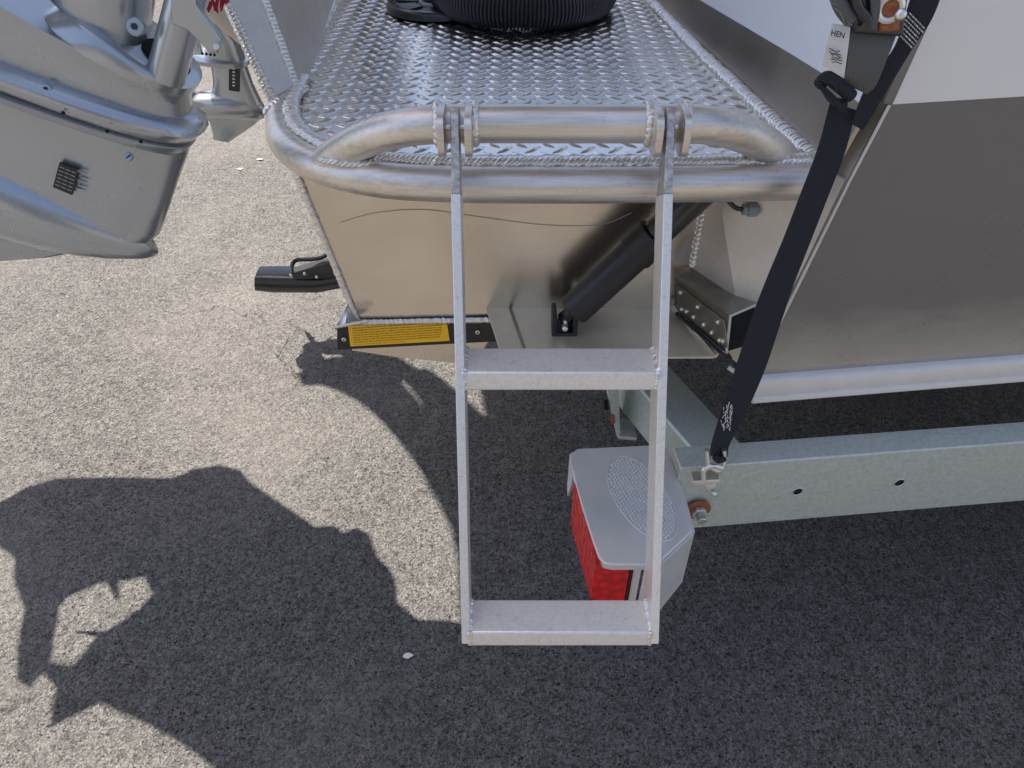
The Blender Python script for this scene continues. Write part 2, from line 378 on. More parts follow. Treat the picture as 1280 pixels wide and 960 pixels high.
# welds round the platform
wp = [Vector((p.x, p.y, 1.0935)) + Vector((-(TP[min(i+1, len(TP)-1)]-TP[max(i-1, 0)]).normalized().y, (TP[min(i+1, len(TP)-1)]-TP[max(i-1, 0)]).normalized().x, 0))*.0195 for i, p in enumerate(TP)]
weld('weld_bead', wp, boat, .0135, pitch=.0072, high=.52)
wr = [p+Vector((-.006, 0, .005)) for p in DR]
weld('weld_bead', wr, boat, .0115, nrm=(-.5, 0, 1), pitch=.008, high=.6)
weld('weld_bead', [Vector((-.368, 1.30, ZD+.006)), Vector((-.405, 1.87, ZD+.006)), Vector((-.462, 2.3, ZD+.006))], boat, .010, nrm=(.5, 0, 1), pitch=.006)
# grab rail loop the ladder hangs on
RZ = 1.157; RYY = .916
rail = smooth_path([(-.262, .985, 1.072), (-.232, .968, 1.098), (-.195, .948, 1.124), (-.15, .928, 1.145), (-.10, .918, 1.155), (-.04, RYY, RZ), (.05, RYY, RZ), (.15, RYY, RZ), (.20, RYY, RZ), (.25, .921, 1.153), (.295, .935, 1.138), (.335, .955, 1.115), (.368, .975, 1.088), (.385, .985, 1.07)], 8)
MB().tube(rail, .0235, 32).build('grab_rail', 'tube_alu', boat, angle=60)
weld('weld_bead', smooth_path([(-.255, .955, 1.094), (-.225, .945, 1.094), (-.19, .948, 1.092), (-.165, .962, 1.09)], 6), boat, .0095)
weld('weld_bead', smooth_path([(.25, .962, 1.09), (.29, .955, 1.092), (.33, .955, 1.093), (.375, .962, 1.093), (.395, .985, 1.09)], 6), boat, .0095)
# hinge lugs on the rail, two round each ladder leg
LEGX = (-.0690, .1905)
for lx in LEGX:
    for s in (-1, 1):
        x0 = lx+s*.0165+(.002 if lx > 0 else 0); w = .0085
        prof = []
        for k in range(25):
            a = 2*math.pi*k/24
            cx, cz = math.cos(a), math.sin(a); e = .55
            prof.append(Vector((x0-w/2,   .893+.034*math.copysign(abs(cx)**e, cx), 1.158+.027*math.copysign(abs(cz)**e, cz))))
        MB().prism(prof[:-1], (w, 0, 0)).build('hinge_lug', 'tube_alu', boat, bevel=.0015)
    for s in (-1, 1):
        xx = lx+s*.0235+(.002 if lx > 0 else 0)
        pth = [Vector((xx, RYY+.0235*math.cos(a), RZ+.0235*math.sin(a))) for a in np.linspace(-.6, 4.2, 44)]
        mb = MB()
        for p_ in pth: mb.sphere(p_+Vector((random.uniform(-.001, .001), 0, 0)), .0050*random.uniform(.85, 1.15), 10)
        mb.build('weld_bead', 'weld_alu', boat, kind='stuff', angle=80)
# engine-well side wall at the left of the platform
wl_b = [Vector((-.378, 1.235, ZD-.03)), Vector((-.352, 1.262, ZD-.03))]
up = Vector((-.255, .14, .52))
back = Vector((-.10, 1.0, 0))
a0 = PZ(343, 130, ZD); a1 = PZ(374, 118, ZD); t0 = PY(283, 4, a0.y+.05); t1 = PY(329, -4, a1.y+.05)
k = (t0-a0); k1 = (t1-a1)
e0 = a0+k*3.2; e1 = a1+k1*3.2
MB().hexa([a0-k*.25, a1-k1*.25, a1-k1*.25+Vector((-.10, 1.1, 0)), a0-k*.25+Vector((-.10, 1.1, 0))], [e0, e1, e1+Vector((-.02, 1.1, 0)), e0+Vector((-.02, 1.1, 0))]).build('engine_well_wall', 'side_alu', boat, bevel=.002)
fn = (0, -1, .3)
weld('weld_bead', [a0, e0], boat, .0088, nrm=(-.3, -1, .2)); weld('weld_bead', [a1, e1], boat, .0088, nrm=(.6, -1, .2))
weld('weld_bead', smooth_path([a0+Vector((-.004, -.03, .0)), a0+Vector((.008, -.012, .006)), (a0+a1)/2+Vector((0, -.008, .008)), a1+Vector((.01, .0, .008))], 6), boat, .0105)
# box below the platform
BY = 1.06
c0, c1, c2, c3 = PY(372, 215, BY), PY(449, 400, BY), Vector((.30, BY, PY(870, 393, BY).z)), Vector((.30, BY, 1.06))
dd = Vector((0, .55, 0))
MB().hexa([c0, c1, c2, c3], [c0+dd, c1+dd, c2+dd, c3+dd]).build('transom_box', 'sheet_alu', boat, bevel=.003)
weld('weld_bead', [c0+Vector((-.003, -.002, 0)), c1+Vector((-.003, -.002, 0))], boat, .0066, nrm=(-.5, -1, 0))
weld('weld_bead', [c1+Vector((-.03, -.006, -.002)), c2+Vector((-.0, -.006, .0))], boat, .0058, nrm=(0, -1, .2))
weld('weld_bead', [Vector((.298, BY-.004, .99)), Vector((.298, BY-.004, .87))], boat, .007, nrm=(-.6, -1, 0), pitch=.009)
# a hair-fine scribed arc on the box, where the sheet was rubbed
sc_ = smooth_path([PY(425, 278, BY-.0006), PY(470, 266, BY-.0006), PY(530, 262, BY-.0006), PY(600, 271, BY-.0006), PY(680, 281, BY-.0006), PY(750, 281, BY-.0006), PY(790, 266, BY-.0006)], 8)
MB().tube(sc_, .0004, 6).build('scratch_line', 'dark_alu', boat)
# bright folded gusset at lower left of the box
gz = [PY(418, 411, 1.03), PY(437, 372, 1.06), PY(462, 402, 1.045)]
mbg = MB(); mbg.add([gz[0], PY(432, 386, 1.05), PY(438, 370, 1.065), PY(456, 402, 1.04), PY(446, 398, 1.055), PY(418, 409, 1.09)], [(0, 3, 4, 1), (1, 4, 2), (0, 1, 5)])
o = mbg.build('corner_gusset', 'deck_alu', boat); md = o.modifiers.new('s', 'SOLIDIFY'); md.thickness = .003
weld('weld_bead', [PY(420, 409, 1.028), PY(458, 402, 1.032)], boat, .003, nrm=(0, -1, 0))
# trim interceptor strip with its warning sticker
s0, s1, s2, s3 = PY(421, 409, 1.057), PY(421, 438, 1.057), PY(626, 427, 1.057), PY(626, 393, 1.057)
strip = MB().hexa([s0, s1, s2, s3], [q+Vector((0, .05, -.004)) for q in (s0, s1, s2, s3)]).build('interceptor_strip', 'black_plastic', boat, bevel=.002)
kY = 1.0555
q0, q1, q2, q3 = PY(435, 408, kY), PY(438, 433, kY), PY(562, 426, kY), PY(558, 400, kY)
stk = MB().hexa([q0, q1, q2, q3], [q+Vector((0, .001, 0)) for q in (q0, q1, q2, q3)]).build('warning_sticker', 'sticker_yellow', strip)
lines = [None]*7+['Recommended for fiberglass hulls or painted surfaces']     # only the last line can be read; the rest is word-shaped print
ux = (q3-q0).normalized(); uz = (q0-q1).normalized(); W_ = (q3-q0).length; H_ = (q0-q1).length
tmb = MB()
for i, s_ in enumerate(lines):
    if s_ is None:
        x_ = W_*.04
        while x_ < W_*.94:
            nl = random.choice((2, 3, 4, 5, 6, 8, 9)); b_ = q0-uz*(H_*(.125+.115*i))+Vector((0, -.0006, 0))
            for _ in range(nl):
                hh = random.choice((.0015, .0015, .0022)); lw = .00075
                if x_ > W_*.95: break
                tmb.add([b_+ux*x_, b_+ux*(x_+lw), b_+ux*(x_+lw)+uz*hh, b_+ux*x_+uz*hh], [(0, 1, 2, 3)]); x_ += lw+.0005
            x_ += .0011
        continue
    cu = bpy.data.curves.new('t', 'FONT'); cu.body = s_; cu.size = .0044; cu.offset = -.00001; cu.resolution_u = 1
    to = bpy.data.objects.new('t', cu); me = bpy.data.meshes.new_from_object(to)
    w = max(v.co.x for v in me.vertices); ww = W_*.92; k = ww/w if i < 7 else min(1, ww*.62/w)
    base = q0+ux*W_*.04-uz*(H_*(.125+.115*i))+Vector((0, -.0006, 0))
    tmb.add([base+ux*v.co.x*k+uz*v.co.y*.66 for v in me.vertices], [tuple(pp.vertices) for pp in me.polygons])
    bpy.data.objects.remove(to); bpy.data.curves.remove(cu)
tmb.build('sticker_text', 'ink', stk, flat=True)
pB = PY(597, 415, 1.033)
for bx, by in ((597, 415), (430, 424)):
    b_ = PY(bx, by, 1.0555); sb = MB().cyl(b_, b_+Vector((0, -.002, 0)), .0042, 16).build('screw', 'zinc', boat, bevel=.0008)
    MB().cyl(b_+Vector((0, -.0018, 0)), b_+Vector((0, -.0023, 0)), .0019, 6).build('hex_socket', 'void_black', sb)
# keel flange under the strip
MB().prism([PY(440, 438, 1.075), PY(500, 447, 1.075), PY(560, 453, 1.075), PY(592, 456, 1.075), PY(612, 424, 1.075), PY(450, 428, 1.075)], (0, .006, 0)).build('bottom_flange', 'sheet_alu', boat)
# trim tab
tz = .782
tb = [PZ(607, 384, tz), PZ(628, 447, tz), PZ(893, 446, tz), PZ(838, 381, tz)]
tab = MB().prism(tb, (0, 0, -.004)).build('trim_tab', 'tab_alu', boat, bevel=.001)
MB().hexa([PZ(636, 385, tz+.0002), PZ(655, 440, tz+.0002), PZ(659, 440, tz+.0002), PZ(640, 385, tz+.0002)], [PZ(636, 385, tz+.002), PZ(655, 440, tz+.002), PZ(659, 440, tz+.002), PZ(640, 385, tz+.002)]).build('tab_rib', 'dark_alu', tab, bevel=.0005)
MB().prism([PZ(838, 385, tz), PZ(893, 446, tz), PZ(908, 440, tz+.004), PZ(852, 380, tz+.004)], (0, 0, .004)).build('tab_hinge', 'rail_white', tab, bevel=.001)
MB().tube([PZ(895, 445, tz+.002), PZ(842, 383, tz+.004)], .0035, 12).build('hinge_pin', 'zinc', tab)
# actuator
tb0 = PZ(708, 415, tz); am = MB()
fw = Vector((.96, -.28, 0)).normalized(); sd = Vector((.28, .96, 0)).normalized()
brk = MB()
pc = tb0+Vector((-.004, .010, 0))
brk.box(pc+Vector((0, 0, .003)), (.042, .046, .006))
brk.box(pc+Vector((-.017, 0, .020)), (.008, .046, .034)); brk.box(pc+Vector((.017, 0, .020)), (.008, .046, .034))
A = PY(718, 387, 1.0); B = PY(896, 222, 1.0)
act = MB().cyl(A, A+(B-A)*.47, .0275, 32).build('tab_actuator', 'black_plastic', boat, bevel=.002)
def lerp(a, b, t): return a+(b-a)*t
MB().cyl(lerp(A, B, .455), lerp(A, B, .60), .0305, 32).build('collar', 'black_plastic', act, bevel=.002)
MB().cyl(lerp(A, B, .6), lerp(A, B, .98), .0235, 32).build('upper_sleeve', 'gloss_black', act, bevel=.002)
MB().cyl(lerp(A, B, -.09), lerp(A, B, .02), .013, 20).build('rod_end', 'black_plastic', act, bevel=.001)
brk.build('mounting_clevis', 'black_plastic', act, bevel=.002)
MB().sphere(pc+Vector((.0, -.026, .019)), .0055, 16).build('bolt_head', 'zinc', act)
MB().sphere(pc+Vector((.0, -.024, .030)), .0035, 12).build('bolt_head', 'zinc', act)
MB().cyl(pc+Vector((0, -.02, .019)), pc+Vector((0, .022, .019)), .005, 16).build('clevis_pin', 'zinc', act)
for i in range(5):
    p_ = lerp(A, B, .16+.03*i)+((B-A).cross(Vector((.3, -.75, .6))).normalized().cross((B-A)).normalized())*.0; w_ = (O-p_).normalized(); ax_ = (B-A).normalized(); w_ = (w_-ax_*w_.dot(ax_)).normalized(); w_ = (w_+ax_.cross(w_)*(-.5)).normalized(); p_ = p_+w_*.0272; MB().sphere(p_, .0016, 8).build('mould_mark', 'gloss_black', act)
# hull: side, transom
hb0, hb1 = PZ(945, 470, .74), PZ(1280, 445, .74); ht = PY(1175, 0, .93)
HS = plane3(hb0, hb1, ht)
def H(u, v): return PP(u, v, HS)
def ext(u, v, k): return H(u, v)
edge = [(940, 472), (1012, 330), (1062, 226), (1106, 141), (1122, 122), (1180, -8), (1290, -240), (1420, -520)]
lower = [H(940, 472), H(1012, 330), H(1062, 226), H(1109, 134)]
dx_ = (hb1-hb0).normalized()
bnd0, bnd1 = H(1115, 130), H(1280, 120); bdir = (bnd1-bnd0)
gfar = bnd0+bdir*9; bfar = hb0+dx_*3.2-Vector((0, 0, .01))
nH = HS[1]; nH = nH if nH.y > 0 else -nH
hs = MB().prism([H(940, 474), H(1012, 330), H(1062, 226), H(1110, 133), bnd0, gfar, bfar], nH*.006)
hs.build('hull_side', 'hull_grey_lit_low', boat)
up_e = H(1190, -35); up_top = bnd0+(up_e-bnd0).normalized()*.62
MB().prism([bnd0+Vector((0, -.0015, 0)), gfar, gfar+(up_top-bnd0), up_top], nH*.007).build('upper_hull_side', 'hull_light', boat)
# edge strip dividing transom and side (thin dark return above the line, bright lip below)
side_n = dx_
def off(p_, a, b): return p_-dx_*a+nH*b
MB().hexa([off(bnd0, .012, .0), off(bnd0, 0, -.0018), off(bnd0, 0, .010), off(bnd0, .012, .010)], [off(up_top, .012, .0), off(up_top, 0, -.0018), off(up_top, 0, .010), off(up_top, .012, .010)]).build('hull_corner_trim', 'hull_grey', boat, bevel=.001)
MB().tube([H(942, 470), H(1062, 226), H(1112, 131)], .0022, 8).build('corner_lip', 'rail_white', boat)
# transom surface
TT = plane3(DR[1], DR[3], off(ht, .012, .004))
cornerL = [off(H(u, v), .002, .006) for u, v in ((940, 472), (1012, 330), (1062, 226), (1106, 141))]
e_up = [off(lerp(bnd0, up_top, t), .011, .007) for t in (0, .35, 1)]
trans = MB()
# bare metal band from the deck edge up to the paint line
pl = [PP(875, 0, TT), PP(990, 68, TT), PP(1040, 99, TT), e_up[0]+Vector((0, 0, -.02))]
far_p = pl[0]+(pl[0]-pl[1])*1.6
band = [DR[0], DR[1], DR[2], DR[3], DR[4], far_p, pl[0], pl[1], pl[2], e_up[0]+Vector((0, 0, -.01)), cornerL[3], cornerL[2]]
nT = TT[1] if TT[1].x > 0 else -TT[1]
def onT(p_, k=0): return p_-nT*((p_-TT[0]).dot(nT))+nT*k
trans.prism([onT(p_) for p_ in band], nT*.006)
trans.build('transom_plate', 'band_alu', boat)
ptop = off(up_top, .011, .007)
MB().prism([onT(q, -.0008) for q in (far_p, pl[0], pl[1], pl[2], e_up[0]+Vector((0, 0, -.012)), e_up[1], ptop, far_p+Vector((.04, 0, .45)))], nT*.005).build('painted_transom', 'gloss_white', boat)
# lower transom, turned 45 degrees, below the deck
tl = [Vector((.30, BY, 1.06)), Vector((.30, BY, .80)), cornerL[0], cornerL[1], cornerL[2], onT(DR[0], -.001)]
lt = MB(); lt.add(tl, [(0, 1, 2), (0, 2, 3), (0, 3, 4), (0, 4, 5)])
o = lt.build('lower_transom', 'side_alu', boat, flat=True); md = o.modifiers.new('s', 'SOLIDIFY'); md.thickness = .004; md.offset = 1
es = [off(H(u, v), .001, .004) for u, v in ((941, 470), (976, 402), (1012, 330), (1062, 226), (1106, 141), (1118, 118))]
iv = Vector((-.022, .042, 0)); mb = MB()
for a_, b_ in zip(es, es[1:]): mb.hexa([a_, b_, b_+iv, a_+iv], [a_+Vector((.003, .002, 0)), b_+Vector((.003, .002, 0)), b_+iv+Vector((.003, .002, 0)), a_+iv+Vector((.003, .002, 0))])
mb.build('corner_return', 'side_alu', boat)
# chine bracket with rivets
f0, f1, f2, f3 = PZ(845, 346, .855), PZ(848, 388, .79), PZ(908, 441, .79), Vector()
f3 = PP(913, 395, plane3(f0, f1, f2))
g0, g1 = PZ(879, 330, .868), PZ(952, 378, .862)
h2 = PZ(950, 432, .80)
cb = MB().add([f0, f1, f2, f3, g0, g1, f1+(g0-f0)], [(0, 1, 2, 3), (0, 3, 5, 4)])
o = cb.build('chine_bracket', 'dark_alu', boat, flat=True); md = o.modifiers.new('s', 'SOLIDIFY'); md.thickness = .003; md.offset = 0
MB().add([f3+Vector((.003, .004, -.003)), f2+Vector((.003, .004, .0)), h2+Vector((0, .01, 0)), g1+Vector((0, .008, -.004))], [(0, 1, 2, 3)]).build('bracket_hollow', 'void_black', boat)
MB().tube([f2, f3, g1], .0022, 8).build('bracket_rim', 'rail_white', boat)
MB().tube([f1+Vector((-.004, -.006, -.002)), f2+Vector((-.004, -.006, -.002))], .0035, 8).build('rubber_seal', 'black_plastic', boat)
fnrm = (f1-f0).cross(f3-f0).normalized(); fnrm = fnrm if fnrm.x < 0 else -fnrm
def onf(s_, t_): return f0+(f3-f0)*s_+(f1-f0)*t_
pl_ = MB().prism([onf(.03, .15)+fnrm*.001, onf(.04, .93)+fnrm*.001, onf(.97, .93)+fnrm*.001, onf(.93, .20)+fnrm*.001], fnrm*.003).build('riveted_plate', 'dark_alu', boat, bevel=.0008)
for s_, t_ in ((.12, .3), (.12, .8), (.22, .75), (.36, .75), (.45, .35), (.55, .75), (.7, .8), (.84, .85), (.82, .35), (.90, .8)):
    MB().sphere(onf(s_, t_)+fnrm*.004, .0042, 12, (1, 1, 1)).build('rivet', 'zinc', pl_)
weld('weld_bead', smooth_path([Vector((.30, BY-.004, .875)), g0+Vector((0, .01, .004)), lerp(g0, g1, .5)+Vector((0, .01, .004)), g1+Vector((-.004, .012, .004))], 6), boat, .007, nrm=(-.3, -.6, 1), pitch=.008)
# white rub rail along the chine
r0, r1 = H(946, 474)+Vector((0, -.004, -.008)), H(1280, 448)+Vector((0, -.004, -.008))
rd = (r1-r0); mb = MB(); prof = [(-.004, .017), (-.011, .012), (-.0135, -.012), (-.0115, -.0165), (-.016, -.0185), (-.017, -.026), (-.012, -.031), (.012, -.031), (.012, .017)]
vs = []
for pt in (r0-rd*.01, r0+rd*4): vs += [pt+Vector((0, a, b)) for a, b in prof]
n_ = len(prof); mb.add(vs, [(i, (i+1) % n_, n_+(i+1) % n_, n_+i) for i in range(n_)]+[tuple(range(n_)), tuple(range(n_, 2*n_))])
mb.build('chine_rail', 'rail_white', boat, bevel=.0012, angle=50)
MB().tube([r0+Vector((-.02, .006, .008)), r0+Vector((-.045, .02, .02))], .004, 10).build('chine_rail_end', 'rail_white', boat)
# hull bottom
MB().prism([Vector((.30, 1.07, .785)), r0+Vector((0, .01, 0)), r0+rd*4, Vector((3.5, 2.6, .25)), Vector((.32, 2.6, .25))], (0, 0, .006)).build('hull_bottom', 'sheet_alu', boat)
# cable gland
ga = PY(928, 262, .995)
gl = MB().cyl(ga, ga+Vector((.035, .004, 0)), .0085, 8).build('cable_gland', 'grey_plastic', boat, bevel=.001)
MB().cyl(ga+Vector((.008, 0, 0)), ga+Vector((.020, 0, 0)), .011, 8).build('gland_nut', 'grey_plastic', gl, bevel=.001)
MB().cyl(ga+Vector((.035, .004, 0)), ga+Vector((.07, .01, 0)), .0125, 20).build('gland_body', 'grey_plastic', gl, bevel=.001)
MB().tube(smooth_path([ga+Vector((.0, 0, 0)), ga+Vector((-.012, 0, .004)), ga+Vector((-.024, .003, .016)), ga+Vector((-.03, .006, .04))], 6), .0035, 12).build('cable', 'gloss_black', gl)
# transducer behind the box
tY = 1.9
tr = MB().loft([(PY(320, 349, tY), PY(321, 353, tY), .02), (PY(322, 338, tY), PY(323, 358, tY), .04), (PY(345, 338, tY), PY(345, 360, tY), .043), (PY(400, 339, tY), PY(400, 360, tY), .043), (PY(440, 332, tY), PY(440, 352, tY), .043)], 24, .6).build('transducer', 'gloss_black', boat, angle=60)
MB().hexa([PY(366, 340, tY-.02), PY(425, 342, tY-.02), PY(425, 348, tY-.05), PY(366, 349, tY-.05)], [PY(366, 334, tY+.02), PY(425, 318, tY+.02), PY(425, 324, tY-.045), PY(366, 341, tY-.045)]).build('transducer_bracket', 'gloss_black', tr, bevel=.003)
MB().tube(smooth_path([PY(365, 342, tY-.045), PY(365, 332, tY-.02), PY(371, 325, tY), PY(390, 324, tY), PY(404, 321, tY), PY(418, 312, tY)], 6), .0062, 12).build('transducer_cable', 'gloss_black', tr)
for u, v in ((364, 344), (396, 346), (381, 342)): MB().sphere(PY(u, v, tY-.05), .0055, 10).build('screw', 'zinc', tr)
# hardtop added above the aft deck, out of view, shaped to cast ground shade
def G(u, v, z):
    g_ = PZ(u, v, 0); return Vector((g_.x-LX*z, g_.y-LY*z, z))
def GG(x, y, z): return Vector((x-LX*z, y-LY*z, z))
hz = 2.75
out = [(600, 840), (578, 800), (574, 740), (572, 700), (563, 658), (549, 632), (525, 588), (500, 553), (473, 523), (452, 505), (422, 488), (395, 479), (376, 480), (373, 468), (387, 452), (419, 446), (438, 443), (468, 453), (490, 469), (514, 496), (526, 511), (529, 507), (518, 491), (494, 465), (480, 452), (489, 441), (517, 461), (533, 461), (565, 486), (583, 503), (608, 526), (604, 505), (600, 487), (598, 440)]
hp = [GG(-.62, .42, hz), GG(-.30, .62, hz)]+[G(u, v, hz) for u, v in out]+[GG(-.15, 2.25, hz), GG(1.2, 2.35, hz), GG(3.4, 2.6, hz), GG(3.4, .42, hz), GG(.3, .38, hz)]
MB().prism(hp, (0, 0, .05)).build('shade_slab', 'roof_white', boat)
for x, y in ((-.56, 2.5), (.70, 1.3), (.62, 2.2)):
    MB().cyl((x, y, ZD), (x-.1 if x > 0 else x-.06, y, hz), .02, 16).build('shade_slab_post', 'tube_alu', boat)
# superstructure added forward of the platform, out of view, for shade
MB().hexa([Vector((.75, 1.35, 1.2)), Vector((3.4, 1.6, 1.2)), Vector((3.4, 3.0, 1.2)), Vector((.75, 3.0, 1.2))], [Vector((.95, 1.45, 2.7)), Vector((3.4, 1.7, 2.7)), Vector((3.4, 2.9, 2.7)), Vector((.95, 2.9, 2.7))]).build('shade_cabin', 'hull_light', boat, bevel=.02)

# port panels and sheds added out of view for reflections and warm fill
mb = MB()
for x0, x1, z1_ in ((-.62, -.36, 1.75), (-.28, .42, 1.60)):
    mb.hexa([(x0, 2.6, .6), (x1, 2.6, .6), (x1, 2.66, .6), (x0, 2.66, .6)], [(x0, 2.62, z1_), (x1, 2.62, z1_), (x1, 2.68, z1_), (x0, 2.68, z1_)])
mb.build('reflection_bulwark', 'hull_grey', boat, bevel=.004)
def backdrop(x0, x1, y0, y1, h, mat, label):
    sh = thing('backdrop_shed', ((x0+x1)/2, (y0+y1)/2, 0), label, 'backdrop')
    MB().hexa([(x0, y0, 0), (x1, y0, 0), (x1, y1, 0), (x0, y1, 0)], [(x0, y0, h), (x1, y0, h), (x1, y1, h), (x0, y1, h)]).build('wall', mat, sh)
    MB().hexa([(x0-.3, y0-.3, h+.01), (x1+.3, y0-.3, h+.01), (x1+.3, y1+.3, h+.01), (x0-.3, y1+.3, h+.01)], [(x0-.3, (y0+y1)/2-.1, h+1.2), (x1+.3, (y0+y1)/2-.1, h+1.2), (x1+.3, (y0+y1)/2+.1, h+1.2), (x0-.3, (y0+y1)/2+.1, h+1.2)]).build('roof', 'roof_white', sh)
    yf = y1 if y1 < 0 else y0; sg = 1 if y1 < 0 else -1
    for k in range(3):
        xc = x0+(x1-x0)*(k+.5)/3
        MB().box((xc, yf+sg*.02, h*.38), (2.2, .06, h*.7)).build('door', 'hull_grey', sh)
backdrop(-11, 9, -12, -5.0, 3.4, 'tarp', 'added tan shed behind the photographer facing the boat stern')
backdrop(-16, -1.5, 13, 19, 3.2, 'tarp', 'added tan shed on the far side of the boat')

# ================================================================ LADDER
T0 = Vector((0, .884, 1.187)); B0 = Vector((0, .5443, .577)); ldir = (T0-B0).normalized()
ldep = Vector((0, ldir.z, -ldir.y))
lad = thing('boarding_ladder', (.06, .56, .56), 'bare aluminium two rung boarding ladder hanging from the platform rail', 'ladder')
J = B0+ldir*((1.101-B0.z)/ldir.z)      # where the narrowed hinge bar begins
for i, lx in enumerate(LEGX):
    x0 = lx-.0055; w = .0115; dpt = .052
    dx = .0055 if i == 0 else .0052
    a = B0+Vector((x0+dx, 0, 0)); b = J+Vector((x0, 0, 0)); D_ = ldep*dpt; X_ = Vector((w, 0, 0))
    leg = MB().hexa([a, a+X_, a+X_+D_, a+D_], [b, b+X_, b+X_+D_, b+D_]).build('leg', 'ladder_alu', lad, bevel=.0012)
    X2 = Vector((w-.001, 0, 0)); o_ = Vector((.0005, 0, 0))
    tt = T0+Vector((x0, 0, 0))
    pf = [b+o_+ldep*.0015-ldir*.0, lerp(b, tt, .5)+o_+ldep*.002, lerp(b, tt, .9)+o_, tt+o_+ldep*.006+ldir*.003, tt+o_+ldep*.016+ldir*.004, tt+o_+ldep*.026, lerp(b, tt, .75)+o_+ldep*.03, lerp(b, tt, .3)+o_+ldep*.04, b+o_+ldep*.05]
    MB().prism(pf, X2).build('hinge_bar', 'worn_alu', lad, bevel=.0012)
    yb = J.y+.01
    MB().cyl(Vector((lx-.012, .892, 1.162)), Vector((lx+.012, .892, 1.162)), .004, 12).build('hinge_pin', 'zinc', lad)
    pp = lerp(a, b, 0)
def rung(zt, uL, uR, vback, name='rung'):
    f = B0+ldir*((zt-B0.z)/ldir.z)
    k = (zt-B0.z)/(J.z-B0.z); xl = LEGX[0]-.0055+.0055*(1-k)+.0108; xr = LEGX[1]-.0055+.0052*(1-k)+.0007
    y0 = f.y-.0005; W = .052; Hh = .027
    A_ = [Vector((xl, y0-.001, zt)), Vector((xr, y0-.001, zt)), Vector((xr, y0+W, zt)), Vector((xl, y0+W, zt))]
    dn = Vector((0, -.004, -Hh))
    return MB().hexa([q+dn for q in A_], A_).build(name, 'ladder_alu', lad, bevel=.003, seg=3), xl, xr, y0
for v in (465, 790):
    # height of the tread edge seen at that line
    lo, hi = .4, 1.1
    for _ in range(40):
        mz = (lo+hi)/2; f = B0+ldir*((mz-B0.z)/ldir.z); dy = f-O
        vy = 480-F*((dy.y*math.sin(PITCH)+dy.z*math.cos(PITCH))/(dy.y*math.cos(PITCH)-dy.z*math.sin(PITCH)))
        if vy > v: lo = mz
        else: hi = mz
    rg, xl, xr, y0 = rung(mz, 0, 0, 0)
    for xx, s in ((xl+.001, 1), (xr-.001, -1)):
        weld('weld_bead', [Vector((xx, y0+.004, mz+.001)), Vector((xx, y0+.048, mz+.001))], lad, .0042, nrm=(s, 0, 1), pitch=.004, jit=.3)
        weld('weld_bead', [Vector((xx, y0-.002, mz-.001)), Vector((xx, y0-.004, mz-.022))], lad, .0036, nrm=(s*.4, -1, 0), pitch=.0045, jit=.3)

# ================================================================ TRAILER
trl = thing('boat_trailer', (.9, 1.2, 0), 'galvanized steel boat trailer frame under the hull with a red tail light', 'trailer')
tv0 = PZ(1000, 574, .63); tv1 = PZ(1280, 552.5, .63); td = (tv1-tv0).normalized(); tn = Vector((td.y, -td.x, 0))
bs = tv0-td*.20; be = tv0+td*3.0; hb = .158; bw = .048
def beam_pt(s_, dn, back_): return tv0+td*s_-Vector((0, 0, dn))-tn*back_
w = .005
prof = [(0, 0), (0, hb), (bw, hb), (bw, hb-w), (w, hb-w), (w, w), (bw, w), (bw, 0)]
n_ = len(prof)
vs = [beam_pt(-.20, a, b) for b, a in prof]+[beam_pt(3.2, a, b) for b, a in prof]
mb = MB(); mb.prism([beam_pt(-.20, a, b) for b, a in prof], td*3.4)
bo = mb.build('side_beam', 'galvanized', trl, bevel=.0035, seg=3)
# two bolt holes: black discs on the web paint the dark of the openings
for u, v in ((997, 614), (1124, 603)):
    hp_ = PP(u, v, (tv0, tn)); 
    MB().tube([hp_+tn*.0009, hp_-tn*.0005], [.0085, .0085], 24).build('bolt_hole', 'void_black', bo)
    rr = [hp_+tn*.0008+(td*math.cos(a)+Vector((0, 0, 1))*math.sin(a))*.0085 for a in np.linspace(0, 2*math.pi, 24, endpoint=False)]
    MB().tube(rr, .0009, 6, closed=True).build('hole_rim', 'zinc', bo)
# cross beam going away under the boat
cz = .60
x0_, x1_, x2_, x3_ = PZ(818, 562, cz), PZ(938, 562, cz), PZ(872, 470, cz), PZ(758, 470, cz)
far = Vector((-.10, .9, 0))
L0 = PZ(838, 575, cz); L1 = PZ(935, 560, cz); dcr = (PZ(866, 487, cz)-PZ(930, 556, cz)).normalized()
wv = Vector((.072, .0, 0))
rbase = PZ(932, 560, cz); lbase = rbase-Vector((.095, 0, 0))
MB().hexa([lbase-Vector((0, 0, .1)), rbase-Vector((0, 0, .1)), rbase+dcr*1.6-Vector((0, 0, .1)), lbase+dcr*1.6-Vector((0, 0, .1))],
          [lbase, rbase, rbase+dcr*1.6, lbase+dcr*1.6]).build('cross_beam', 'galvanized', trl, bevel=.004)
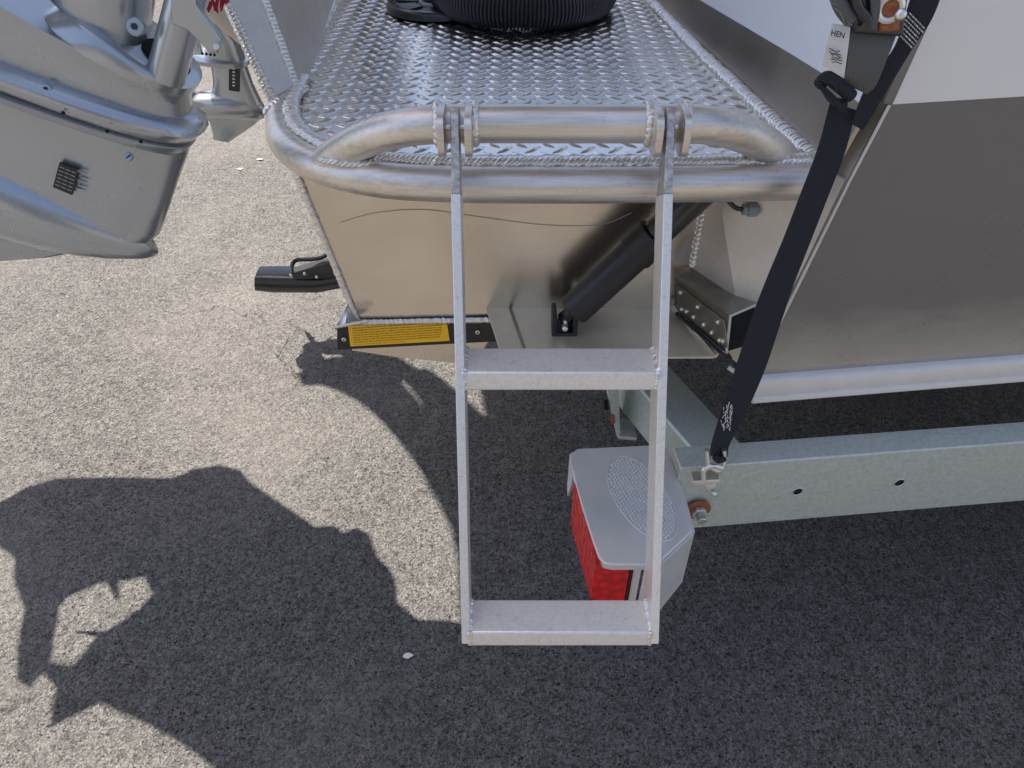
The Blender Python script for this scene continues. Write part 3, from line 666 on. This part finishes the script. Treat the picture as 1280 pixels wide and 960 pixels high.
# slotted angle bracket
bb = [PY(757, 484, 1.06), PY(771, 547, 1.06), PY(798, 549, 1.06), PY(798, 484, 1.06)]
br = MB().hexa([bb[0], bb[1], PY(776, 549, 1.06), PY(773, 484, 1.06)], [q+Vector((0, .05, 0)) for q in (bb[0], bb[1], PY(776, 549, 1.06), PY(773, 484, 1.06))]).build('bunk_bracket', 'galvanized', trl, bevel=.002)
MB().hexa([PY(773, 545, 1.055), PY(773, 549, 1.055), PY(796, 551, 1.055), PY(796, 547, 1.055)], [q+Vector((0, .05, 0)) for q in (PY(773, 545, 1.055), PY(773, 549, 1.055), PY(796, 551, 1.055), PY(796, 547, 1.055))]).build('bracket_foot', 'galvanized', br, bevel=.001)
for u, v in ((758, 508), (766, 525)):
    MB().hexa([PY(u-3, v-5, 1.055), PY(u-2, v+5, 1.055), PY(u+3, v+5, 1.055), PY(u+2, v-5, 1.055)], [q+Vector((0, .008, 0)) for q in (PY(u-3, v-5, 1.055), PY(u-2, v+5, 1.055), PY(u+3, v+5, 1.055), PY(u+2, v-5, 1.055))]).build('bracket_bolt', 'rust' if v > 510 else 'void_black', br, bevel=.001)
# tail light guard
gzt = .60
def gp(u, v, z=gzt): return PZ(u, v, z)
topo = [gp(712, 575), gp(714, 566), gp(722, 561), gp(830, 556), gp(840, 572), gp(850, 604), gp(866, 663), gp(828, 699), gp(806, 706), gp(766, 706), gp(755, 704), gp(748, 695), gp(741, 675), gp(727, 630)]
grd = MB().prism([q-Vector((0, 0, .014)) for q in topo], (0, 0, .014)).build('light_guard', 'guard_paint', trl, bevel=.0055, seg=4)
def skirt(pts, depth, name='guard_skirt', th=.005):
    mb = MB(); n = len(pts)
    for i in range(n-1):
        a, b = pts[i], pts[i+1]; t = (b-a).normalized(); nn = Vector((-t.y, t.x, 0))*th
        d0 = Vector((0, 0, -depth[i])); d1 = Vector((0, 0, -depth[i+1])); z0 = Vector((0, 0, -.003))
        mb.hexa([a+d0, b+d1, b+d1+nn, a+d0+nn], [a+z0, b+z0, b+z0+nn, a+z0+nn])
    return mb.build(name, 'guard_paint', grd, bevel=.001)
skirt([gp(850, 604), gp(866, 663), gp(828, 699), gp(806, 706)], [.13, .13, .16, .175], th=.004)
skirt([gp(800, 704), gp(797, 700)], [.17, .17])
skirt([gp(722, 562), gp(712, 566), gp(712, 580), gp(715, 592)], [.08, .08, .08, .03])
MB().hexa([q-Vector((0, 0, .008)) for q in (gp(799, 704), gp(803, 704), gp(806, 672), gp(802, 672))], [q-Vector((0, 0, .17)) for q in (gp(799, 704), gp(803, 704), gp(806, 672), gp(802, 672))]).build('guard_inner_wall', 'guard_paint', grd)
# anti-slip oval: raised rim and a field of small raised squares
oc = gp(800, 622); ax1 = (gp(830, 672)-gp(772, 575))*.5; ax2 = Vector((ax1.y, -ax1.x, 0)).normalized()*.044
oc = lerp(gp(772, 577), gp(834, 668), .5)
ov = [oc+ax1*math.cos(a)*1.08+ax2*math.sin(a)*1.0+Vector((0, 0, .0003)) for a in np.linspace(0, 2*math.pi, 48, endpoint=False)]
MB().tube(ov, .0012, 6, closed=True).build('grip_rim', 'guard_paint', grd)
mb = MB(); uu = ax1.normalized(); vv_ = ax2.normalized()
for i in range(-24, 25):
    for j in range(-12, 13):
        s_, t_ = i*.0062+(j % 2)*.0031, j*.0056
        if (s_/ax1.length/1.05)**2+(t_/.0425)**2 > .95: continue
        c_ = oc+uu*s_+vv_*t_; a = .0029
        mb.add([c_+uu*a, c_+vv_*a, c_-uu*a, c_-vv_*a, c_+Vector((0, 0, .0036))], [(0, 1, 4), (1, 2, 4), (2, 3, 4), (3, 0, 4)])
mb.build('grip_studs', 'guard_paint', grd, kind='stuff', flat=True)
# lamp
zb = .495
l0, l1, l2 = gp(718, 600), gp(746, 703), gp(786, 706)
l0 = l0+Vector((-.001, 0, -.006)); l1 = l1+Vector((.0, .004, -.006)); l2 = gp(791, 703)+Vector((0, .006, -.006))
dn = Vector((0, 0, -(gzt-zb)))
bk = l0+(l2-l1)
lamp = MB().hexa([l0+dn, l1+dn, l2+dn, bk+dn], [l0, l1, l2, bk]).build('tail_light', 'red_lens', trl, bevel=.002)
MB().hexa([l2+dn+Vector((.0005, 0, .0)), l2+dn+Vector((.008, 0, 0)), bk+dn+Vector((.01, 0, 0)), bk+dn+Vector((.001, 0, 0))], [l2+Vector((.0005, 0, 0)), l2+Vector((.008, 0, 0)), bk+Vector((.01, 0, 0)), bk+Vector((.001, 0, 0))]).build('lamp_housing', 'black_plastic', lamp, bevel=.001)
# rusty bolt on the beam, holding the strap hook plate
bc = PP(872, 636, (tv0+tn*.004, tn))
wsh = MB().cyl(bc, bc+tn*.004, .022, 28).build('washer', 'rust', trl, bevel=.0008)
MB().cyl(bc+tn*.004, bc+tn*.015, .0138, 6).build('hex_nut', 'zinc', trl, bevel=.001)
MB().cyl(bc+tn*.013, bc+tn*.028-Vector((0, 0, .001)), .0075, 20).build('bolt_end', 'zinc', trl, bevel=.001)
for k in range(5): MB().tube([bc+tn*(.016+.0025*k)+(td*math.cos(a)+Vector((0, 0, 1))*math.sin(a))*.0075 for a in np.linspace(0, 2*math.pi, 16, endpoint=False)], .0007, 5, closed=True).build('thread', 'worn_alu', trl)

# ================================================================ STRAP
st = thing('ratchet_strap', (.4, .85, .62), 'navy blue webbing ratchet strap hooked to the trailer beside the hull corner', 'strap')
def ribbon(cl, mat, name, th=.0022, parent=st):
    mb = MB(); vs = []
    for l_, r_ in cl: 
        vs.append((l_, r_))
    L_ = smooth_path([a for a, b in vs], 6); R_ = smooth_path([b for a, b in vs], 6); m = len(L_)
    out = []
    for a, b in zip(L_, R_): out += [a, b, b+Vector((.0003, th, 0)), a+Vector((.0003, th, 0))]
    fs = []
    for i in range(m-1):
        for k in range(4): fs.append((i*4+k, i*4+(k+1) % 4, (i+1)*4+(k+1) % 4, (i+1)*4+k))
    fs += [(0, 1, 2, 3), (m*4-4, m*4-3, m*4-2, m*4-1)]
    return mb.add(out, fs).build(name, mat, parent, angle=50)
web = ribbon([(PY(1038, 128, .872), PY(1070, 138, .868)), (PY(1022, 187, .865), PY(1056, 192, .862)), (PY(1000, 245, .858), PY(1034, 249, .856)), (PY(979, 300, .852), PY(1013, 303, .85)), (PY(958, 350, .842), PY(993, 354, .842)), (PY(939, 400, .834), PY(976, 404, .834)), (PY(918, 465, .822), PY(954, 468, .824)), (PY(900, 520, .808), PY(930, 521, .820)), (PY(889, 556, .797), PY(912, 556, .812)), (PY(888, 570, .793), PY(910, 571, .805))], 'web_navy', 'webbing')
MB().tube(smooth_path([PY(893, 570, .797), PY(898, 575, .793), PY(905, 573, .797)], 5), .0055, 12).build('webbing_fold', 'web_navy', web)
mb = MB(); random.seed(3)
for k in range(7):
    pts_ = []
    for i in range(7):
        u = 911+random.uniform(-3, 3)+(k-3)*1.6-i*.7; v = 503+i*5.2+random.uniform(-1, 1)+abs(k-3)*2
        pts_.append(PY(u, v, .8075))
    for a_, b_ in zip(pts_, pts_[1:]):
        mb.tube([a_, lerp(a_, b_, .6)], .0006, 5)
mb.build('stitching', 'label_white', web)
# hook
hk = smooth_path([PY(884, 562, .80), PY(886, 580, .797), PY(898, 588, .796), PY(905, 580, .798), PY(905, 562, .80)], 6)
hook = MB().tube(hk, .0042, 14).build('hook', 'zinc', st)
MB().tube(smooth_path([PY(902, 585, .795), PY(890, 582, .793), PY(880, 588, .79), PY(880, 600, .788)], 6), .0042, 14).build('hook_shank', 'zinc', hook)
hp0 = [PY(866, 602, .79), PY(900, 600, .79), PY(901, 604, .79), PY(868, 607, .79)]
MB().hexa(hp0, [q+Vector((0, .02, .002)) for q in hp0]).build('hook_plate', 'zinc', hook, bevel=.001)
MB().hexa([PY(880, 606, .80), PY(896, 605, .80), PY(892, 621, .80), PY(889, 621, .80)], [q+Vector((0, .004, 0)) for q in (PY(880, 606, .80), PY(896, 605, .80), PY(892, 621, .80), PY(889, 621, .80))]).build('safety_latch', 'zinc', hook, bevel=.001)
MB().sphere(PY(893, 617, .795), .0048, 14).build('latch_rivet', 'zinc', hook)
# upper webbing, grey sleeve, label, ratchet
ribbon([(PY(1148, -40, .86), PY(1185, -30, .86)), (PY(1135, 10, .858), PY(1166, 22, .858)), (PY(1118, 60, .860), PY(1140, 62, .860)), (PY(1085, 105, .862), PY(1106, 118, .862)), (PY(1064, 155, .864), PY(1079, 163, .864))], 'web_navy', 'tail_webbing')
ribbon([(PY(1062, 36, .852), PY(1122, 40, .850)), (PY(1061, 60, .846), PY(1112, 66, .845)), (PY(1058, 90, .850), PY(1096, 105, .850)), (PY(1048, 102, .858), PY(1084, 118, .858))], 'web_grey', 'grey_sleeve', .012)
ribbon([(PY(1040, 30, .850), PY(1063, 34, .848)), (PY(1034, 55, .846), PY(1060, 62, .846)), (PY(1028, 82, .850), PY(1055, 98, .850))], 'label_white', 'wrinkled_label', .003)
def scribble(txt, p0, ex, ez, size, mat, parent, name):
    cu = bpy.data.curves.new('t', 'FONT'); cu.body = txt; cu.size = size; cu.resolution_u = 2; cu.offset = size*.02
    to = bpy.data.objects.new('t', cu); me = bpy.data.meshes.new_from_object(to)
    o = MB().add([p0+ex*v.co.x+ez*v.co.y for v in me.vertices], [tuple(q.vertices) for q in me.polygons]).build(name, mat, parent, flat=True)
    bpy.data.objects.remove(to); bpy.data.curves.remove(cu); return o
e_x = (PY(1060, 47, .84)-PY(1038, 42, .84)).normalized(); e_z = (PY(1040, 32, .842)-PY(1036, 52, .842)).normalized()
scribble('HEN', PY(1038, 44, .8425), e_x, e_z, .008, 'ink', st, 'label_text')
mb = MB(); random.seed(4)
for k in range(6):
    pts_ = [PY(1037+k*.6+i*2.6+random.uniform(-1, 1), 62+k*3+random.uniform(-1.6, 1.6)+i*.6, .8428) for i in range(6)]
    mb.tube(pts_, .00045, 4)
mb.build('label_print', 'ink', st)
mb = MB(); random.seed(9)
for r_ in range(7):
    c_ = 0
    while c_ < 9:
        w_ = random.choice((.5, .8, 1.2, 1.6))
        def q_(a, b): return PY(1137+a*2.05-b*2.5, 15+a*2.1+b*4.1, .8548)
        mb.add([q_(c_, r_), q_(c_+w_, r_), q_(c_+w_, r_+.42), q_(c_, r_+.42)], [(0, 1, 2, 3)]); c_ += w_+.35
mb.build('strap_print', 'label_print', st, flat=True)
# fold loops under the sleeve
for (a_, b_) in (((1022, 100), (1052, 128)), ((1027, 96), (1058, 122))):
    pass
fold = MB().tube(smooth_path([PY(1024, 106, .862), PY(1034, 97, .856), PY(1048, 106, .852), (PY(1064, 120, .856))], 6), .0075, 12).build('webbing_loop', 'web_navy', st)
MB().loft([(PY(1022, 100, .858), PY(1026, 112, .858), .01), (PY(1036, 112, .858), PY(1034, 126, .858), .012), (PY(1048, 124, .858), PY(1046, 138, .858), .012), (PY(1058, 124, .858), PY(1056, 140, .858), .006)], 16, .7).build('webbing_loop', 'web_navy', st)
# ratchet body
rt = MB().hexa([PY(1046, -30, .87), PY(1128, -30, .87), PY(1120, 40, .865), PY(1060, 36, .865)], [q+Vector((0, -.022, 0)) for q in (PY(1046, -30, .87), PY(1128, -30, .87), PY(1120, 40, .865), PY(1060, 36, .865))]).build('ratchet', 'gloss_black', st, bevel=.004)
MB().tube(smooth_path([PY(1040, -30, .845), PY(1050, 5, .845), PY(1064, 25, .845)], 5), .008, 12).build('ratchet_handle', 'web_grey', st)
MB().tube(smooth_path([PY(1066, -20, .84), PY(1072, 8, .84), PY(1084, 24, .84), PY(1082, 34, .84)], 5), .006, 12).build('ratchet_edge', 'gloss_black', st)
MB().tube(smooth_path([PY(1092, -20, .84), PY(1094, 10, .84), PY(1090, 34, .84)], 5), .005, 12).build('ratchet_edge', 'web_grey', st)
rp = MB().hexa([PY(1098, -30, .848), PY(1128, -30, .848), PY(1122, 38, .846), PY(1097, 38, .846)], [q+Vector((0, -.006, 0)) for q in (PY(1098, -30, .848), PY(1128, -30, .848), PY(1122, 38, .846), PY(1097, 38, .846))]).build('ratchet_plate', 'rust', st, bevel=.002)
MB().tube([PY(1112, 10, .842)+Vector((.012*math.cos(a), 0, .012*math.sin(a))) for a in np.linspace(0, 2*math.pi, 20, endpoint=False)], .004, 8, closed=True).build('ratchet_wheel', 'zinc', st)
MB().sphere(PY(1125, 18, .838), .0068, 16).build('rivet', 'zinc', st)

# ================================================================ HOSE AND DISC ON DECK
hc = Vector((.024, 1.785, ZD+.040)); path = []; rs = []
N = 150*6
for i in range(N):
    a = 2*math.pi*i/N; path.append(hc+Vector((math.cos(a)*.166, math.sin(a)*.166, .002*math.sin(2*a))))
    rs.append(.0325+.0072*(.5+.5*math.cos(2*math.pi*i/6))**.7)
h_ = MB().tube(path, rs, 28, closed=True).build('corrugated_hose', 'hose_black', None, angle=75)
h_['label'] = 'coiled black corrugated hose lying on the tread plate deck'; h_['category'] = 'hose'
dc = Vector((-.165, 1.785, ZD+.004)); disc = thing('deck_disc', tuple(dc), 'flat black spoked plastic disc on the deck beside the coiled hose', 'disc')
prof = [(.112, 0), (.113, .010), (.108, .016), (.098, .017), (.094, .013), (.094, .0)]
n = 64; vs = [dc+Vector((r_*math.cos(2*math.pi*k/n), r_*math.sin(2*math.pi*k/n), z_)) for r_, z_ in prof for k in range(n)]
MB().add(vs, [(i*n+k, i*n+(k+1) % n, ((i+1) % 6)*n+(k+1) % n, ((i+1) % 6)*n+k) for i in range(6) for k in range(n)]).build('rim', 'gloss_black', disc, angle=50)
MB().cyl(dc, dc+Vector((0, 0, .008)), .095, 48).build('web_plate', 'grey_plastic', disc)
MB().tube([dc+Vector((.036*math.cos(a), .036*math.sin(a), .012)) for a in np.linspace(0, 2*math.pi, 32, endpoint=False)], .006, 10, closed=True).build('hub_ring', 'grey_plastic', disc)
MB().cyl(dc+Vector((0, 0, .006)), dc+Vector((0, 0, .0095)), .034, 32).build('hub_recess', 'void_black', disc)
for k in range(6):
    a0_, a1_ = 2*math.pi*k/6+.16, 2*math.pi*(k+1)/6-.16
    pp_ = [dc+Vector((r_*math.cos(a), r_*math.sin(a), .0082)) for r_, aa in ((.09, np.linspace(a0_, a1_, 8)), (.046, np.linspace(a1_, a0_, 6))) for a in aa]
    MB().prism(pp_, (0, 0, .0055)).build('pad', 'black_plastic', disc, bevel=.0015)

# ================================================================ OUTBOARDS
def outboard(name, Yn, q, label, thick, near=True):
    """q maps picture-space survey points to the engine's own upright plane."""
    ob = thing(name, tuple(q(120, 200) if near else q(290, 120)), label, 'outboard motor')
    return ob
YN = 1.07
def N_(u, v): return PY(u, v, YN)
ob = outboard('outboard_motor', YN, N_, 'large silver outboard motor tilted at the left with sticker on its gearcase', 1)
# gearcase bullet
MB().loft([(N_(-330, 20), N_(-310, 110), .04), (N_(-250, 62), N_(-230, 165), .052), (N_(-100, 138), N_(-90, 246), .060), (N_(0, 188), N_(10, 290), .062), (N_(60, 218), N_(64, 304), .058), (N_(110, 246), N_(108, 313), .05), (N_(150, 271), N_(142, 318), .038), (N_(178, 291), N_(168, 320), .026), (N_(191, 303), N_(184, 321), .016), (N_(197, 312), N_(192, 320), .007), (N_(198, 316), N_(196, 319), .001)], 40, .85).build('gearcase_bullet', 'silver_paint', ob, angle=70)
MB().loft([(N_(120, 300), N_(-330, 60), .020), (N_(105, 314), N_(-330, 150), .014), (N_(60, 322), N_(-330, 250), .008), (N_(0, 326), N_(-330, 330), .004)], 32, .8).build('skeg', 'silver_paint', ob, angle=60)
strut = MB().loft([(N_(180, 305), N_(-260, 110), .040), (N_(200, 292), N_(-260, 90), .040), (N_(213, 255), N_(-260, 50), .038), (N_(224, 222), N_(-260, 15), .040), (N_(234, 196), N_(-260, -5), .044), (N_(236, 186), N_(-260, -12), .048)], 48, .7).build('gearcase', 'silver_paint', ob, angle=60)
MB().loft([(N_(228, 190), N_(-300, -8), .050), (N_(238, 184), N_(-300, -16), .070), (N_(243, 178), N_(-300, -22), .072), (N_(236, 172), N_(-300, -30), .060)], 48, .7).build('ventilation_plate', 'dark_silver', ob, angle=40, bevel=.001)
MB().loft([(N_(222, 182), N_(-300, -25), .058), (N_(225, 168), N_(-300, -42), .062)], 48, .7).build('mid_neck', 'dark_silver', ob, angle=40)
MB().loft([(N_(226, 174), N_(-300, -35), .062), (N_(246, 171), N_(-300, -44), .080), (N_(257, 163), N_(-300, -52), .086), (N_(254, 153), N_(-300, -62), .082), (N_(243, 143), N_(-300, -72), .066)], 48, .7).build('splash_plate', 'silver_paint', ob, angle=50)
MB().loft([(N_(240, 160), N_(-300, -50), .060), (N_(238, 145), N_(-300, -75), .064), (N_(236, 126), N_(-300, -110), .066), (N_(236, 115), N_(-300, -150), .066), (N_(244, 112), N_(-280, -190), .070)], 48, .65).build('lower_housing', 'silver_paint', ob, angle=50)
# ridge along the housing
MB().loft([(N_(60, 108), N_(66, 113), .004), (N_(90, 116), N_(86, 132), .006), (N_(150, 138), N_(142, 150), .006), (N_(215, 162), N_(214, 166), .003)], 14, .9).build('rib', 'silver_paint', ob, angle=60)
# collar round the tilt tube
col = [(N_(244, 112), N_(60, 10), .070), (N_(248, 104), N_(90, -4), .072), (N_(240, 96), N_(120, 4), .066), (N_(232, 90), N_(150, 30), .050)]
MB().loft(col, 40, .8).build('collar', 'silver_paint', ob, angle=60)
MB().loft([(N_(236, 94), N_(178, 56), .036), (N_(235, 87), N_(181, 50), .032)], 32, .9).build('collar_opening', 'void_black', ob)
YT = 1.03
MB().cyl(PY(207, 96, YT), PY(250, -60, YT), .0245, 32).build('tilt_tube', 'silver_paint', ob, angle=60)
ar = [PY(234, 38, YT-.03), PY(262, 66, YT-.03), PY(272, 66, YT-.03), PY(277, 52, YT-.03), PY(262, 30, YT-.03), PY(245, 8, YT-.03), PY(236, -50, YT-.03), PY(212, -50, YT-.03), PY(214, 30, YT-.03)]
arm = MB().prism(ar, (0, .012, 0)).build('bracket_arm', 'silver_paint', ob, bevel=.002)
MB().cyl(PY(270, 58, YT-.031), PY(270, 58, YT-.036), .004, 14).build('bolt', 'zinc', arm)
# swivel housing behind
MB().loft([(N_(192, -80), N_(60, -80), .05), (N_(188, 10), N_(70, -10), .055), (N_(184, 40), N_(95, 12), .052), (N_(178, 62), N_(130, 40), .045)], 36, .75).build('swivel_housing', 'silver_paint', ob, angle=60)
bo_ = PY(172, 34, YN-.062); bl = MB().cyl(bo_, bo_+Vector((0, -.008, .003)), .0115, 24).build('bolt', 'dark_silver', ob, bevel=.002)
MB().cyl(bo_+Vector((0, -.008, .003)), bo_+Vector((0, -.010, .0035)), .0042, 6).build('hex_socket', 'black_plastic', bl)
bo_ = PY(61, 112, YN-.070); bl = MB().cyl(bo_, bo_+Vector((0, -.006, .003)), .0075, 24).build('bolt', 'dark_silver', ob, bevel=.002)
MB().cyl(bo_+Vector((0, -.0055, .003)), bo_+Vector((0, -.008, .0035)), .0028, 6).build('hex_socket', 'black_plastic', bl)
for u, v in ((79, 141), (134, 164), (176, 177)):
    b_ = PY(u, v, YN-.085); MB().sphere(b_, .0026, 10).build('drain_hole', 'void_black', ob)
b_ = PY(162, 196, YN-.052); sc2 = MB().cyl(b_, b_+Vector((0, -.004, .002)), .0062, 20).build('slotted_screw', 'dark_silver', ob, bevel=.001)
MB().box(b_+Vector((0, -.0045, .002)), (.009, .001, .0014), Matrix.Rotation(R(-35), 3, 'Y')).build('slot', 'void_black', sc2)
# sticker on the gearcase
kk = YN-.046
def K(u, v, y=kk): return PY(u, v, y)
s4 = [K(74, 204), K(66, 234), K(90, 244), K(97, 213)]
sk = MB().hexa(s4, [p_+Vector((0, .006, 0)) for p_ in s4]).build('data_sticker', 'black_plastic', ob)
mb = MB()
for r_ in range(6):
    for c_ in range(3):
        s_, t_ = .10+.145*r_, .08+.31*c_
        f = lambda a, b: lerp(lerp(s4[0], s4[3], b), lerp(s4[1], s4[2], b), a)+Vector((0, -.0006, 0))
        mb.add([f(s_, t_), f(s_+.035, t_), f(s_+.035, t_+.25), f(s_, t_+.25)], [(0, 1, 2, 3)])
mb.build('sticker_print', 'grey_plastic', sk, flat=True)
for u, v in ((100, 212), (100, 223), (98, 233)):
    MB().loft([(K(u-2, v, kk+.004), K(u-2, v+2, kk+.004), .004), (K(u+10, v+4, kk+.006), K(u+10, v+4.6, kk+.006), .001)], 10, .9).build('inlet_fin', 'silver_paint', ob)
# propeller, midsection and a slab added to cast ground shade, beyond the frame
hubp = N_(-320, 62)
MB().cyl(hubp, hubp+Vector((-.12, 0, .05)), .045, 28).build('propeller_hub', 'dark_silver', ob, bevel=.004)
for k in range(3):
    a = R(90+120*k); d_ = Vector((0, math.cos(a), math.sin(a))); e_ = Vector((-.5, -math.sin(a)*.8, math.cos(a)*.8)).normalized()
    c_ = hubp+Vector((-.06, 0, .025))+d_*.03
    MB().loft([(c_+e_*.04, c_-e_*.04, .004), (c_+d_*.06+e_*.07, c_+d_*.06-e_*.07, .004), (c_+d_*.11+e_*.05, c_+d_*.11-e_*.05, .003), (c_+d_*.13+e_*.01, c_+d_*.13-e_*.01, .001)], 16, .8, d_.cross(e_)).build('propeller_blade', 'dark_silver', ob)
z1 = 1.72
def SG(u, v): return G(u, v, z1)
zo = lambda L_: [SG(x/2.133, 560+y/2.133) for x, y in L_]
outer = zo([(-40, 160), (0, 145), (70, 105), (150, 80), (290, 78), (460, 80), (520, 55), (590, 45), (640, 60), (665, 90), (840, 210), (890, 206), (915, 225), (950, 212), (985, 230), (1005, 290), (1045, 330), (1060, 380), (1058, 410), (1130, 470), (1210, 515), (1260, 525), (1300, 700), (1300, 1100), (900, 1050), (570, 853), (500, 800), (400, 740), (265, 680), (130, 750), (150, 640), (115, 600), (80, 640), (45, 620), (45, 540), (65, 430), (35, 350), (40, 295), (0, 265), (-40, 250)])
hole = zo([(160, 420), (185, 395), (275, 358), (290, 368), (312, 408), (320, 400), (318, 355), (385, 345), (405, 390), (370, 430), (250, 510), (195, 580), (135, 570)])
MB().prism(outer, (-LX*.05, -LY*.05, .05), [hole]).build('shade_cover', 'dark_silver', ob)
MB().loft([(N_(150, -80), N_(40, -80), .06), (Vector((-.85, 1.15, 1.72)), Vector((-1.12, 1.15, 1.72)), .10)], 32, .8).build('midsection', 'silver_paint', ob)

# small outboard behind
YF = 2.12
def M_(u, v): return PY(u, v, YF)
kb = thing('kicker_outboard', tuple(M_(290, 120)), 'small silver outboard motor hanging behind the platform side wall', 'outboard motor')
MB().loft([(M_(243, 118), M_(243, 138), .035), (M_(250, 114), M_(250, 145), .042), (M_(285, 112), M_(285, 148), .044), (M_(310, 116), M_(308, 150), .038), (M_(326, 126), M_(322, 150), .024), (M_(333, 137), M_(330, 148), .008)], 32, .9).build('gearcase_bullet', 'silver_paint', kb, angle=70)
MB().loft([(M_(330, 145), M_(250, 142), .022), (M_(318, 156), M_(262, 152), .010), (M_(300, 168), M_(266, 168), .006), (M_(286, 178), M_(266, 174), .003)], 24, .8).build('skeg', 'silver_paint', kb, angle=60)
MB().loft([(M_(328, 130), M_(265, 122), .034), (M_(316, 105), M_(267, 100), .030), (M_(306, 76), M_(264, 74), .034)], 28, .8).build('gearcase', 'silver_paint', kb, angle=60)
MB().loft([(M_(312, 80), M_(240, 72), .06), (M_(312, 74), M_(238, 66), .065)], 28, .7).build('ventilation_plate', 'silver_paint', kb, angle=50)
MB().loft([(M_(306, 74), M_(256, 68), .05), (M_(298, 50), M_(262, 45), .055), (M_(285, 30), M_(262, 32), .05), (M_(262, -40), M_(225, -40), .07)], 28, .8).build('lower_housing', 'silver_paint', kb, angle=60)
MB().tube(smooth_path([M_(240, 110), M_(240, 80), M_(245, 68)], 5), .004, 8).build('trim_rod', 'dark_silver', kb)
hb_ = M_(243, 128)
MB().cyl(hb_, M_(214, 122), .032, 24, .026).build('propeller_hub', 'dark_silver', kb, bevel=.003)
for k in range(3):
    a = R(60+120*k); d_ = Vector((0, math.cos(a), math.sin(a))); e_ = Vector((-.6, -math.sin(a)*.7, math.cos(a)*.7)).normalized()
    c_ = M_(228, 125)+d_*.02
    MB().loft([(c_+e_*.03, c_-e_*.03, .003), (c_+d_*.05+e_*.055, c_+d_*.05-e_*.055, .003), (c_+d_*.09+e_*.04, c_+d_*.09-e_*.04, .002), (c_+d_*.105+e_*.01, c_+d_*.105-e_*.01, .001)], 16, .8, d_.cross(e_)).build('propeller_blade', 'silver_paint', kb)
s5 = [PY(286, 81, YF-.036), PY(286, 113, YF-.036), PY(299, 115, YF-.036), PY(299, 82, YF-.036)]
sk = MB().hexa(s5, [p_+Vector((0, .01, 0)) for p_ in s5]).build('data_sticker', 'black_plastic', kb)
mb = MB()
for r_ in range(6):
    f = lambda a, b: lerp(lerp(s5[0], s5[3], b), lerp(s5[1], s5[2], b), a)+Vector((0, -.0008, 0))
    s_ = .1+.13*r_; mb.add([f(s_, .35), f(s_+.06, .35), f(s_+.06, .6), f(s_, .6)], [(0, 1, 2, 3)])
mb.build('sticker_print', 'label_white', sk, flat=True)
MB().box(PY(243, 58, YF-.06), (.034, .012, .04)).build('anode', 'galvanized', kb, bevel=.002)
MB().cyl(PY(243, 58, YF-.066), PY(243, 58, YF-.074), .008, 20).build('bolt', 'zinc', kb)
for i in range(4): MB().sphere(PY(253+i*5, 67+i*.6, YF-.066), .004, 8).build('drain_hole', 'void_black', kb)

# tan boat side and a red rope end at the top edge
tp = MB().loft([(PY(312, 60, 1.7), PY(318, 20, 1.7), .05), (PY(292, 44, 1.7), PY(300, -20, 1.7), .05), (PY(262, 20, 1.7), PY(280, -60, 1.7), .05), (PY(230, -40, 1.7), PY(240, -100, 1.7), .05)], 24, .8).build('engine_cover_boot', 'tarp', boat)
rb = MB(); random.seed(5)
for i in range(16):
    a_ = PY(256+i*1.5+random.uniform(-2, 2), 1+random.uniform(-2, 2), 1.18); 
    rb.tube([a_, a_+Vector((random.uniform(-.006, .006), -.004, -random.uniform(.004, .014)))], .0017, 6)
rb.tube([PY(250, -12, 1.18), PY(286, -2, 1.18)], .006, 10)
ro = rb.build('red_rope', 'red_rope', None); ro['label'] = 'frayed red rope end beside the top of the platform side wall'; ro['category'] = 'rope'

# ================================================================ LITTER ON THE GROUND
def litter(u, v, r_, mat, name, label, cat, grp=None):
    c_ = PZ(u, v, .004); mb = MB(); n = 9
    rr = [r_*random.uniform(.7, 1.2) for _ in range(n)]
    mb.add([c_+Vector((0, 0, .003))]+[c_+Vector((rr[k]*math.cos(2*math.pi*k/n)*1.3, rr[k]*math.sin(2*math.pi*k/n), random.uniform(0, .003))) for k in range(n)], [(0, 1+k, 1+(k+1) % n) for k in range(n)])
    o = mb.build(name, mat, None); o['label'] = label; o['category'] = cat
    if grp: o['group'] = grp
litter(325, 199, .012, 'leaf', 'fallen_leaf', 'pale yellow fallen leaf nearest the platform corner', 'leaf', 'fallen leaves on the asphalt')
litter(300, 211, .011, 'leaf', 'fallen_leaf', 'pale yellow fallen leaf a little left of the other', 'leaf', 'fallen leaves on the asphalt')
litter(510, 820, .0085, 'white_debris', 'paper_scrap', 'small white scrap on shaded asphalt left of the bottom rung', 'paper scrap')
